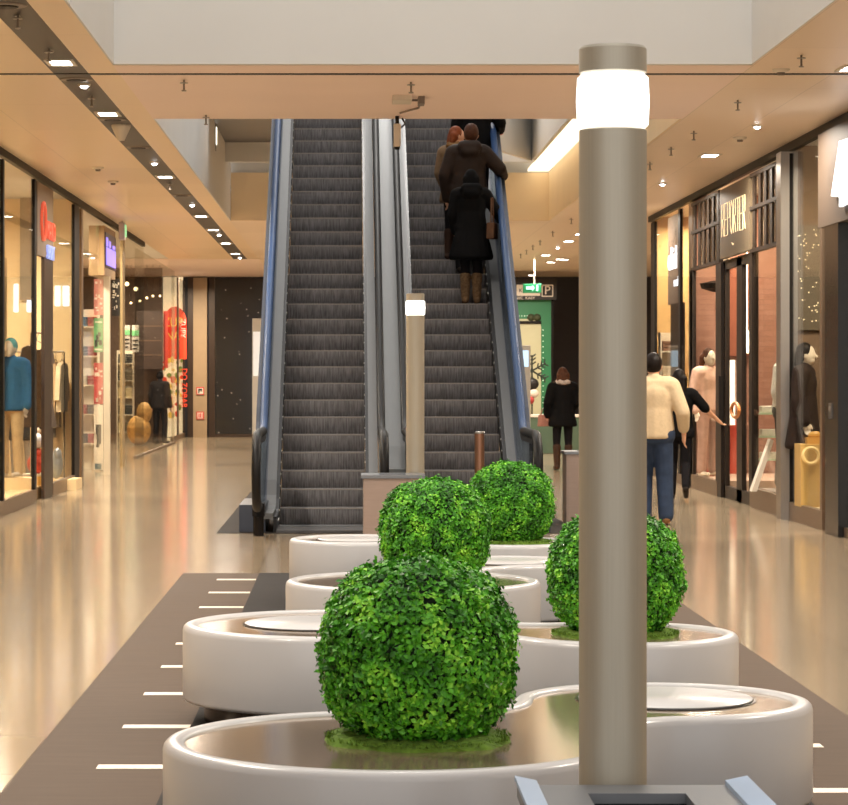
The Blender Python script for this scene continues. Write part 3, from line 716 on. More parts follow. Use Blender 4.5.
WSH = mat('white_shelf', rgb(224, 210, 186), 0.5); DSH = mat('dark_shelf', rgb(60, 46, 36), 0.5)
stk = {}
def stack(col, loc, n, label, group, w=.13):
    for i in range(n):
        if col not in stk: stk[col] = MB().box((-w, -.12, 0), (w, .12, .05)).box((-w, -.13, .008), (w, .0, .042)).mesh('folded_garment', mat('fold_%d_%d_%d' % col, rgb(*col), 0.85, var=0.12))
        o = bpy.data.objects.new('folded_garment', stk[col]); COL.objects.link(o); o.location = (loc[0], loc[1], loc[2] + i*.055)
        tag(o, label, 'folded garment', group)
# shop two: shelf wall and rails behind the frameless glass
shelf('white shelf unit with folded clothes behind the violet sign shop glass', -4.62, -4.28, 45.4, [.45, .95, 1.45, 1.95, 2.45], WSH)
q = random.Random(3)
for zi, z in enumerate([.45, .95, 1.45, 1.95, 2.45]):
    for k in range(2):
        c = q.choice([(60, 110, 150), (90, 80, 76), (190, 176, 160), (46, 44, 50), (150, 60, 56)])
        stack(c, (-4.54 + .17*k, 45.55, z), 3, 'folded garment on the white shelf unit behind the violet sign', 'folded clothes in the second left shop', .075)
rail(-4.75, -4.35, 42.0, 42.0, 1.95, 'chrome rail with dark clothes left of the poster board')
for i in range(6):
    garment(['jacket', 'trousers'][i % 2], [(40, 38, 42), (44, 96, 130), (70, 62, 58)][i % 3], (-4.72 + i*.08, 42.0, 1.8), R(86), 'dark garment on the rail left of the poster board', 'dark garments of the second left shop')
# shop three (far): lights, dark panel, red panel, shelf
DBR = mat('dark_brown_print', rgb(62, 44, 34), 0.5, var=.2)
poster('large dark brown hanging panel inside the far left shop glass', 137, 163, 311, 369, 62.5, DBR, [(mat('brown_line', rgb(96, 72, 54), .5), 'panel_lines', [(.0, .25, 1, .27), (0, .5, 1, .52), (0, .75, 1, .77)])], nm='wall_banner', cat='panel')
poster('red panel edge right of the dark brown panel', 163.5, 168, 311, 368, 62.6, flat('red_panel', (190, 52, 34)), nm='wall_panel', cat='panel')
for i, (x0, x1, ya, yb) in enumerate([(124, 130, 325, 350), (132, 139, 325, 352)]):
    poster(['pale notice panel with a green bar, left one in the far left shop', 'pale notice panel with a green bar, right one in the far left shop'][i], x0, x1, ya, yb, 61.5, flat('pale_notice', (186, 176, 164)), [(GRNP, 'green_bar', [(0, .2, 1, .4)]), (BLK, 'text_lines', [(.1, .55, .9, .6), (.1, .7, .9, .75), (.1, .85, .7, .9)])], nm='notice')
shelf('pale shelf unit full of small goods in the far left shop', -5.35, -5.0, 61.8, [.3, .7, 1.1, 1.5, 1.9], WSH)
for zi, z in enumerate([.3, .7, 1.1, 1.5, 1.9]):
    for k in range(2): stack(q.choice([(206, 190, 150), (120, 110, 90), (70, 70, 66)]), (-5.26 + .17*k, 61.95, z), 4, 'folded goods on the pale shelf unit in the far left shop', 'folded goods in the far left shop', .075)
tag(MB().ell((0, 0, .35), (.28, .25, .35), 14, 9).ell((.12, 0, .75), (.18, .15, .25), 12, 8).build('goods_heap', mat('golden_goods', rgb(196, 150, 84), 0.6, var=0.4, scale=9)), 'golden heap of goods low in the far left shop', 'goods').location = (at(139, 0, 61.2).x, 61.2, 0.0)
BULB = glow('bulb', (255, 226, 170), 2.5)
for i, (x, y) in enumerate([(127, 284), (136, 289), (124, 300), (131, 303), (140, 301), (147, 298), (153, 296), (160, 296)]):
    p = at(x, y, 62.0); t = thing('pendant_lamp', 'small hanging lamp inside the far left shop', 'lamp', p, 0, 'hanging lamps in the far left shop'); MB().ell((0, 0, 0), (.05 if i < 2 else .028,)*3, 10, 7).build('bulb', BULB, t); MB().tube([(0, 0, .03), (0, 0, CZ - p.z)], .005, 4).build('cord', BLACKM, t)
# orange-red shop at the very end left
poster('white lit backdrop of the far shop with the orange disc poster', 163, 183, 277, 437, 69.0, glow('cream_lit', (250, 224, 180), .75), nm='wall_panel', cat='panel')
t = thing('disc_poster', 'orange-red round poster with pale letters in the far left shop', 'poster', at(175, 340, 68.9))
ORG = glow('orange_red', (220, 66, 34), .55); YEL = glow('yellow_print', (240, 190, 80), .5); GRN2 = glow('leaf_print', (126, 140, 60), .35)
b = MB(); n = 32; b.prism([(.3*math.cos(2*PI*k/n), 0, .45 + .42*math.sin(2*PI*k/n)) for k in range(n)], (0, .02, 0)); b.box((-.3, 0, -.5), (.3, .02, .45)); b.build('disc', ORG, t)
text_mesh('letters', 'ZUP', .34, .005, YEL, face_cam((-.05, -.02, .45)), t, .8); text_mesh('letters', 'NA', .3, .005, YEL, face_cam((-.05, -.02, .1)), t, .8)
text_mesh('side_letters', 'ZUPY', .2, .005, WPR, face_cam((.2, -.02, .3)) @ Matrix.Rotation(R(-90), 4, 'Z'), t)
q = random.Random(12); b = MB(); b2 = MB(); b3 = MB()
for k in range(46):
    x = q.uniform(-.3, .18); z = q.uniform(-2.0, -.45); (b if k % 3 == 0 else b2 if k % 3 == 1 else b3).ell((x, -.005, z), (q.uniform(.03, .08), .01, q.uniform(.03, .09)), 8, 5)
b.build('orange_spots', ORG, t); b2.build('green_spots', GRN2, t); b3.build('yellow_spots', YEL, t)
text_mesh('red_letters', 'DO ZOBAR', .2, .005, ORG, face_cam((.24, -.02, -1.25)) @ Matrix.Rotation(R(-90), 4, 'Z'), t)
front(7, -4.25, 64.2, 69.2, 'glass end bay of the far left shop beside the dark brown post', [(66.6, KICK, .12), (69.0, BROWNM, .15)], kick=.12)
# red pictogram signs on the pillar
for i, (y, lab) in enumerate([(391, 'upper small red and white square sign on the beige pillar'), (415.5, 'lower small red and white square sign on the beige pillar')]):
    p = at(200.2, y, YE - .28); t = thing('pictogram_sign', lab, 'sign', p)
    MB().box((-.1, 0, -.1), (.1, .015, .1)).build('red_border', flat('sign_red', (206, 46, 40)), t, bevel=.01)
    MB().box((-.075, -.006, -.075), (.075, 0, .075)).build('white_field', WPR, t)
    if i == 0: MB().box((-.05, -.01, -.06), (-.02, -.006, .06)).box((-.02, -.01, .02), (.05, -.006, .06)).box((.03, -.01, -.01), (.05, -.006, .04)).box((-.02, -.01, -.01), (.05, -.006, .01)).build('symbol', BLK, t)
    else: MB().box((-.02, -.01, -.06), (.02, -.006, .06)).box((-.06, -.01, -.06), (-.04, -.006, .06)).box((.04, -.01, -.06), (.06, -.006, .06)).build('symbol', flat('sign_red2', (206, 46, 40)), t)
# white cabinet with screen beside dark window, left of the escalator
t = thing('info_kiosk', 'slim white kiosk just left of the left escalator', 'kiosk', (at(257, 0, 60).x, 60, 0))
MB().box((-.1, -.2, 0), (.1, .2, 2.9)).build('body', mat('kiosk_white', rgb(186, 184, 180), .4), t, bevel=.01); MB().box((-.08, -.21, 1.6), (.08, -.2, 2.6)).build('screen', glow('kiosk_screen', (210, 214, 216), .5), t)

# ---- right side
ya, yb_, yc, yd, ye, yf, yg = yl(838, RX), yl(787, RX), yl(781, RX), yl(752, RX), yl(722, RX), yl(693, RX), yl(652, RX)
BLKP = mat('black_gloss_pillar', rgb(16, 14, 14), 0.25, var=.05)
struct('trim_6', MB().box((4.86, yl(838, 4.86), 0), (5.1, yl(825, 4.86), 3.2)), BLKP, 'black gloss pillar of the nearest right shop', 'pillar')
t = thing('lock_panel', 'small round lock and card plate on the black pillar', 'lock', (4.86, yl(831, 4.86), 0))
MB().box((-.012, -.08, 1.17), (0, .08, 1.33)).build('plate', DSTEEL, t); MB().ell((-.014, 0, 1.27), (.01, .03, .03)).build('cylinder', STEEL, t)
front(8, RX, yl(825, RX), yb_, 'glass window left of the black pillar with gold cubes inside', [(yl(790, RX), BLACKM, .2), (yl(823, RX), KICK, .12)], kick=.2)
front(9, RX, 24.0, yl(838, RX), 'glass doorway at the right picture edge under the big white letter', [], kick=.1, top=3.15)
struct('trim_7', MB().box((4.83, yl(787, 4.9), 0), (5.02, yl(782.5, 4.9), 4.1)), STEEL, 'steel column between the gold cube window and the slatted shop', 'column')
# fascia with big white letter
FASC = mat('grey_brown_fascia', rgb(70, 56, 44), 0.6, 0.0, var=.05, scale=1.5)
t = thing('shop_sign', 'brown-grey fascia at the right edge with a big glowing white letter', 'sign', (4.85, 26.0, 0))
MB().box((0, -3.0, 3.12), (.12, yl(818, 4.85) - 26.0, 4.08)).build('fascia', FASC, t)
b = MB(); LZ = lambda x, y: (yl(x, 4.8) - 26.0, CH + (VY - y)*yl(x, 4.8)/F)
pts = [LZ(839, 141), (LZ(839, 141)[0] - 1.1, 3.86), (LZ(839, 141)[0] - 1.3, 3.3), LZ(839, 207), LZ(839, 197), LZ(831, 196)]
b.prism([(-.05, y, z) for y, z in pts], (.04, 0, 0)); b.build('white_letter', glow('letter_white', (244, 248, 255), 1.05), t)
# slatted shop
DBRN = mat('dark_bronze_frame', rgb(40, 31, 25), 0.45, .2, var=.08, spec=.25); SLATL = mat('slat_face', rgb(44, 34, 27), 0.45, .2, spec=.25)
front(10, RX, yd, yc, 'right display window of the slatted shop', [(yd, DBRN, .22)], kick=.24, top=3.1)
front(11, RX, ye + .3, yf, 'left display window of the slatted shop', [(ye + .2, DBRN, .5), (yf, DBRN, .35)], kick=.2, top=3.1)
def slats(label, y0, y1, n):
    t = thing('slat_transom', label, 'slat panel', (RX, (y0 + y1)/2, 0)); h = (y1 - y0)/2
    for z in (3.1, 3.62, 4.02): MB().box((-.03, -h, z), (.03, h, z + .045)).build('rail', DBRN, t)
    for k in range(n): y = -h + (k + .5)*2*h/n; MB().box((-.012, y - h/n*.42, 3.15), (.012, y + h/n*.42, 4.02)).build('slat', SLATL, t)
    MB().box((.1, -h, 3.12), (.12, h, 4.06)).build('back_board', flat('lit_cream_board', (214, 186, 150)), t)
slats('slatted panel over the left display window of the slatted shop', ye + .1, yf, 6); slats('slatted panel over the right display window, beside the steel column', yc, yd, 5)
t = thing('shop_sign', 'dark panel over the slatted shop door with thin lit letters', 'sign', (RX, (yd + ye)/2, 0)); h = (ye - yd)/2
MB().box((-.03, -h, 3.14), (.03, h, 4.05)).build('sign_panel', mat('olive_brown_panel', rgb(104, 90, 70), .5), t)
LET = glow('warm_letter', (255, 226, 180), 0.9); b = MB()
n = 8; Wd = 2*h*.82/n
def stroke(k, pts):            # thin neon strokes; letter cell k from left (far) to right (near)
    y0 = h*.82 - k*Wd
    b.tube([(-.037, y0 - u*Wd*.8, 3.42 + v*.42) for u, v in pts], .005, 5)
E_ = [(.9, 0), (0, 0), (0, 1), (.9, 1)]; Em = [(0, .5), (.8, .5)]; R_ = [(0, 0), (0, 1), (.8, 1), (.8, .52), (0, .52)]; Rl = [(.3, .52), (.9, 0)]
for k, ch in enumerate('REPORTER'):
    if ch == 'R': stroke(k, R_); stroke(k, Rl)
    elif ch == 'E': stroke(k, E_); stroke(k, Em)
    elif ch == 'P': stroke(k, R_)
    elif ch == 'O': stroke(k, [(0, .2), (0, .8), (.4, 1), (.9, .8), (.9, .2), (.4, 0), (0, .2)])
    elif ch == 'T': stroke(k, [(0, 1), (1, 1)]); stroke(k, [(.5, 1), (.5, 0)])
b.build('lettering', LET, t)
b = MB().tube([(-.036, .15, 3.3), (-.036, .05, 3.27), (-.036, -.05, 3.3), (-.036, .05, 3.33), (-.036, .15, 3.3)], .006, 4); b.build('emblem', LET, t)
# recessed door
w = struct_empty('door_2', (RX + .05, (yd + ye)/2, 0), 'dark bronze framed glass door of the slatted shop, with round handle', 'door')
MB().box((-.03, -h, 0), (.03, -h + .12, 3.1)).box((-.03, h - .16, 0), (.03, h, 3.1)).box((-.03, -h, 0), (.03, h, .16)).box((-.03, -h, 3.0), (.03, h, 3.12)).box((-.03, -.32, 0), (.03, .12, 3.1)).build('door_frame', DBRN, w)
MB().box((-.006, -h + .2, .16), (.006, h - .2, 3.0)).build('glass_pane', GLASS, w)
RING = mat('orange_wood_ring', rgb(206, 130, 66), .4)
MB().tube([(-.12, -.38 + .32*math.cos(2*PI*k/24), 1.17 + .09*math.sin(2*PI*k/24)) for k in range(24)], .022, 8, closed=True).build('ring_handle', RING, w)
MB().box((-.12, 1.1, 1.0), (-.06, 1.2, 1.6)).build('bar_handle', BLACKM, w)
struct('wall_partition', MB().box((5.0, 38.15, 0), (12, 38.3, CZ)), ceil_mat('rose_brick_wall', rgb(162, 118, 100), rgb(148, 104, 86), .24, .075, .8, rot=-PI/2), 'rose coloured cross wall of the slatted shop', 'wall')
struct('wall_partition', MB().box((5.02, 29.95, 0), (12, 30.08, CZ)), mat('brown_shop_wall', rgb(116, 92, 70), .7, var=.1), 'brown cross wall between the two nearest right shops', 'wall')
# two further shops on the right, past the slatted one
front(12, RX, yf + .3, yg, 'tall shop window left of the slatted shop, with a grey sign panel', [(yl(680.5, RX), BLACKM, .22), (yl(654, RX), BLACKM, .5), (yl(692, RX) , KICK, .4)], kick=.15)
struct('wall_partition', MB().box((5.0, 43.3, 0), (12, 43.45, CZ)), mat('warm_tan_wall', rgb(222, 180, 120), .7, var=.05), 'warm tan cross wall of the right shop with small white letters', 'wall')
t = thing('shop_sign', 'grey hanging sign panel with small white letters in the right window', 'sign', (RX + .03, (yl(679, RX) + yl(666, RX))/2, 0)); hh = (yl(666, RX) - yl(679, RX))/2
MB().box((0, -hh, 2.7), (.02, hh, 4.05)).build('sign_panel', mat('mauve_grey_panel', rgb(124, 104, 92), .5), t)
text_mesh('white_letters', 'clid', .5, .01, WHITEGL, face_nx((-.012, .15, 3.38)), t, 1.5); text_mesh('small_letters', 'med', .2, .01, WHITEGL, face_nx((-.012, -.35, 3.02)), t, 1.5)
MB().box((0, -hh, .2), (.06, hh*.6, 2.7)).build('dark_lower_panel', mat('dark_brown_door', rgb(56, 40, 30), .4), t)
shelf('white shoe shelf unit deep in the right shop with white letters', 5.06, 5.32, 42.6, [.4, .8, 1.2, 1.6, 2.0], WSH)
for z in (.4, .8, 1.2, 1.6, 2.0): stack(random.Random(int(z*10)).choice([(70, 54, 44), (210, 190, 160), (120, 84, 60)]), (5.19, 42.75, z), 3, 'folded goods on the white shelf of the right shop', 'folded goods in the right shop', .11)
# gold cubes and bag in the nearest right window
GOLD = flat('gold_cube', (196, 160, 92))
tag(MB().box((-.19, -.2, .18), (.14, .2, .86)).build('display_cube', GOLD), 'taller gold display cube with a ring print in the nearest right window', 'display cube').location = (at(815, 0, 28.9).x, 28.9, 0)
tag(MB().box((-.14, -.15, .18), (.14, .15, .62)).build('display_cube', GOLD), 'lower gold display cube at the right picture edge', 'display cube').location = (at(846, 0, 27.3).x, 27.3, 0)
tag(MB().box((-.6, -1.2, 0), (.6, 1.2, .18)).build('window_stage', mat('stage_pale', rgb(210, 190, 160), .5)), 'pale low stage under the gold cubes', 'stage').location = (5.65, 28.6, 0)
tag(MB().tube([(.085*math.cos(2*PI*k/20), 0, .085*math.sin(2*PI*k/20)) for k in range(20)], .02, 6, closed=True).build('gold_ring', flat('pale_gold', (236, 206, 140))), 'pale gold ring standing against the taller gold cube', 'ring').location = (at(811, 0, 28.66).x, 28.66, .74)
tag(MB().box((-.12, -.08, 0), (.12, .08, .16)).tube([(-.07, 0, .16), (-.05, 0, .26), (.05, 0, .26), (.07, 0, .16)], .012, 6).build('handbag', mat('red_handbag', rgb(196, 40, 40), .4)), 'red handbag on the lower gold cube', 'handbag').location = (at(846, 0, 27.3).x, 27.3, .62)
tag(MB().box((-.1, -.06, 0), (.1, .06, .07)).ell((0, 0, .09), (.08, .05, .05), 10, 6).build('shoe_pair', mat('amber_shoes', rgb(200, 150, 70), .4)), 'amber shoes on top of the taller gold cube', 'shoes').location = (at(815, 0, 28.9).x, 28.9, .86)
poster('tall grey lit shelf picture behind the gold cube window', 793, 821, 225, 330, 29.9, mat('grey_window_pic', rgb(96, 84, 66), .5), [(glow('small_lights', (255, 236, 190), 1.6), 'light_dots', [(u_, v_, u_ + .035, v_ + .009) for u_, v_ in [(rr.random()*.9, rr.random()*.95) for k in range(46)]])], nm='wall_panel', cat='panel')  # glowing dots painted in for reflected lights
# slatted shop interior
t = thing('glass_shelf', 'glass shelf stack with white goods in the right slatted window', 'shelf', (at(771, 0, 34.5).x, 34.5, 0))
for z in (.5, .8, 1.1): MB().box((-.2, -.15, z), (.2, .15, z + .02)).build('shelf', flat('pale_green_glass', (190, 210, 180)), t)
MB().tube([(-.18, 0, 0), (-.18, 0, 1.3)], .012, 6).tube([(.18, 0, 0), (.18, 0, 1.3)], .012, 6).build('uprights', HANGM, t)
for z in (.52, .82, 1.12):
    tag(MB().box((-.14, -.1, 0), (.14, .1, .09)).build('white_box', WPR, None, bevel=.01), 'white box on the glass shelf stack in the slatted shop', 'box', 'white boxes on the glass shelf').location = (at(771, 0, 34.5).x, 34.5, z)
tag(MB().prism([(-.12, 0, 0), (.1, 0, .62), (.14, 0, .6), (-.06, 0, 0)], (0, .2, 0)).build('leaning_board', WPR), 'white board leaning low in the right slatted window', 'board').location = (at(762, 0, 31.2).x, 31.2, .24)
poster('bright white lit pillar seen through the slatted shop door', 729, 735, 360, 425, 37.8, glow('hot_white', (255, 240, 214), 1.6), nm='light_panel', cat='light')
poster('red curtain panel seen through the slatted shop door', 730, 746, 420, 482, 37.9, flat('red_cloth', (180, 62, 40)), nm='curtain', cat='curtain')
poster('warm red brown panel high behind the slatted shop door', 723, 750, 262, 356, 38.05, mat('red_brown', rgb(150, 84, 60), .6), nm='wall_panel', cat='panel')
tag(MB().ell((0, 0, 0), (.1, .1, .16), 12, 8).tube([(0, 0, .1), (0, 0, 1.6)], .008, 4).build('pendant_lamp', glow('hot_bulb', (255, 236, 200), 6)), 'bright pendant lamp behind the slatted shop door', 'lamp').location = at(747, 342, 37.0)
tag(MB().lathe([(.02, 0), (.18, .05), (.2, .12), (.02, .16), (0.0001, .16)], 10).build('pendant_lamp', BLACKM), 'black lamp shade high in the left slatted window', 'lamp').location = at(714, 292, 37.4)
tag(MB().box((-.1, -.05, 0), (.1, .05, .05)).ell((0, 0, .05), (.08, .04, .04), 8, 5).build('shoe_pair', mat('red_shoes', rgb(176, 40, 30), .4)), 'red shoes at the feet of the left slatted window', 'shoes').location = (at(711, 0, 37.2).x, 37.2, .2)
tag(MB().box((5.0, 35.4, 0), (6.5, 38.1, .2)).build('window_stage', mat('stage_rose', rgb(214, 180, 160), .5)), 'pale low stage of the left slatted window', 'stage')
tag(MB().box((5.0, 30.3, 0), (6.5, 32.2, .24)).build('window_stage', mat('stage_grey', rgb(150, 130, 116), .5)), 'greyish low stage of the right slatted window', 'stage')
# shop past the passage with green front at the far end right
GREEN = flat('green_front', (44, 120, 76)); GREEN2 = flat('pale_green_panel', (190, 186, 150))
t = thing('green_shop_front', 'green arched shop front with a black sign band at the far end', 'shop front', at(534, 430, 66.0)); t.location.z = 0
def gx(x): return at(x, 0, 66).x - t.location.x
def gz(y): return at(0, y, 66).z
MB().box((gx(505), 0, 0), (gx(551), .1, gz(299))).build('green_board', GREEN, t)
b = MB(); pts = [(gx(508), gz(470)), (gx(508), gz(319))] + [(gx(541) - .2 + .2*math.sin(PI/2*k/6), gz(319) - .2 + .2*math.cos(PI/2*k/6)) for k in range(7)] + [(gx(541), gz(470))]
b.prism([(x, -.03, z) for x, z in pts], (0, .03, 0)); b.build('pale_opening', GREEN2, t)
b = MB()
for k in range(26): b.ell((gx(543), -.04, gz(470) + k*(gz(330) - gz(470))/25), (.011,)*3, 6, 4)
for k in range(9): b.ell((gx(513) + k*(gx(536) - gx(513))/8, -.04, gz(316)), (.011,)*3, 6, 4)
b.build('bulb_row', glow('tiny_bulb', (230, 255, 230), .9), t)
MB().box((gx(508), -.06, gz(324)), (gx(541), -.02, gz(321))).build('shelf', BLACKM, t)
MB().box((gx(551), -.1, 0), (gx(553), .1, gz(299))).build('edge_post', BLACKM, t)
MB().box((gx(506), -.2, gz(300)), (gx(556), .1, gz(279))).build('black_band', BLK, t)
b = MB().box((gx(516), -.22, gz(296)), (gx(539.5), -.2, gz(285))).build('white_board', WPR, t)
MB().box((gx(541), -.22, gz(297)), (gx(552.5), -.2, gz(285))).build('parking_sign_frame', WPR, t); MB().box((gx(542), -.225, gz(296)), (gx(551.5), -.22, gz(286))).build('parking_sign_field', BLK, t)
text_mesh('parking_letter', 'P', .3, .004, WPR, face_cam((gx(546.7), -.23, gz(291))), t)
text_mesh('board_text', 'KASY', .14, .003, BLK, face_cam((gx(525), -.225, gz(291))), t); text_mesh('small_text', 'WC  KASY', .1, .003, WPR, face_cam((gx(525), -.215, gz(298.3))), t)
for i, x in enumerate((531, 537)):
    tag(MB().ell((0, 0, .09), (.1, .08, .09), 10, 7).build('plant_ball', mat('shelf_plant', rgb(60, 66, 40), .7)), ['dark round plant on the green shop shelf, left', 'dark round plant on the green shop shelf, right'][i], 'plant').location = at(x, 321, 65.96) + Vector((0, 0, 0))
def flake(label, x, y, Y, r, m):
    b = MB()
    for k in range(6):
        a = PI/2 + k*PI/3; u = Vector((math.cos(a), 0, math.sin(a)))
        b.tube([(0, 0, 0), u*r], .022, 5)
        for s in (.4, .65, .88):
            for sg in (-1, 1):
                v = Vector((math.cos(a + sg*.9), 0, math.sin(a + sg*.9))); b.tube([u*r*s, u*r*s + v*r*.3], .016, 4)
    o = b.build('snowflake_decoration', m); o.location = at(x, y, Y); tag(o, label, 'decoration'); return o
flake('dark snowflake decoration on a stem in front of the green shop', 532, 371, 60, .36, mat('dark_flake', rgb(44, 52, 46), .5))
t = thing('ornament_stand', 'white and red ornament cluster below the dark snowflake', 'decoration', (at(532, 0, 60).x, 60, 0))
MB().tube([(0, 0, 0), (0, 0, 1.5)], .02, 6).build('stem', BLACKM, t); MB().ell((.04, 0, 1.2), (.12, .1, .1)).build('white_ball', WPR, t); MB().ell((-.05, -.05, 1.05), (.1, .1, .09)).build('red_ball', REDP, t); MB().ell((0, .05, 1.42), (.16, .1, .14)).build('black_bow', BLK, t)
MB().lathe([(.25, 0), (.25, .03), (.02, .05)], 20).build('foot', BLACKM, t)
t = thing('info_kiosk', 'pale kiosk with a light blue screen right of the right escalator', 'kiosk', (at(523, 0, 52).x, 52, 0))
MB().box((-.14, -.12, 0), (.14, .12, 2.2)).build('body', mat('kiosk_grey', rgb(170, 168, 162), .4), t, bevel=.01); MB().box((-.1, -.13, 1.78), (.1, -.12, 2.1)).build('screen', glow('blue_screen', (180, 214, 240), .8), t)
t = thing('display_counter', 'low greenish glass counter behind the woman in the black coat', 'counter', (at(545, 0, 55).x, 55, 0))
MB().box((-.7, -.3, 0), (.7, .3, .75)).build('body', mat('counter_green', rgb(84, 106, 88), .3), t, bevel=.01); MB().box((-.72, -.32, .75), (.72, .32, .8)).build('top', WPR, t)
t = thing('exit_sign', 'green lit exit sign hanging before the far parking sign', 'exit sign', at(532, 288, 58.0))
MB().box((-.2, -.03, -.11), (.2, .03, .09)).build('housing', mat('exit_green', rgb(24, 120, 76), .4, emit=rgb(24, 120, 76), estr=.3), t, bevel=.01)
b = MB().prism([(-.13, -.04, .03), (-.13, -.04, -.03), (.0, -.04, -.03), (.0, -.04, -.07), (.06, -.04, 0), (0, -.04, .06), (0, -.04, .03)], (0, .008, 0)).ell((.11, -.035, .04), (.02, .01, .02), 8, 5).box((.09, -.04, -.06), (.13, -.032, .02)); b.build('pictogram', glow('exit_pale', (170, 255, 214), 1.6), t)
MB().tube([(.05, 0, .08), (.05, 0, CZ - at(532, 288, 58).z)], .012, 6).build('hanging_rod', WPLASTIC, t)
t = thing('exit_sign', 'small green exit sign box hanging under the left ceiling by the tan post', 'exit sign', at(123.5, 231, 44.5))
MB().box((-.07, -.12, -.15), (.03, .12, .14)).build('housing', WPLASTIC, t, bevel=.01); MB().box((.03, -.1, -.1), (.045, .1, .1)).build('lit_face', glow('exit_pale2', (150, 220, 160), .8), t); MB().tube([(-.02, 0, .13), (-.02, 0, CZ - at(0, 231, 44.5).z)], .015, 6).build('hanging_rod', WPLASTIC, t)
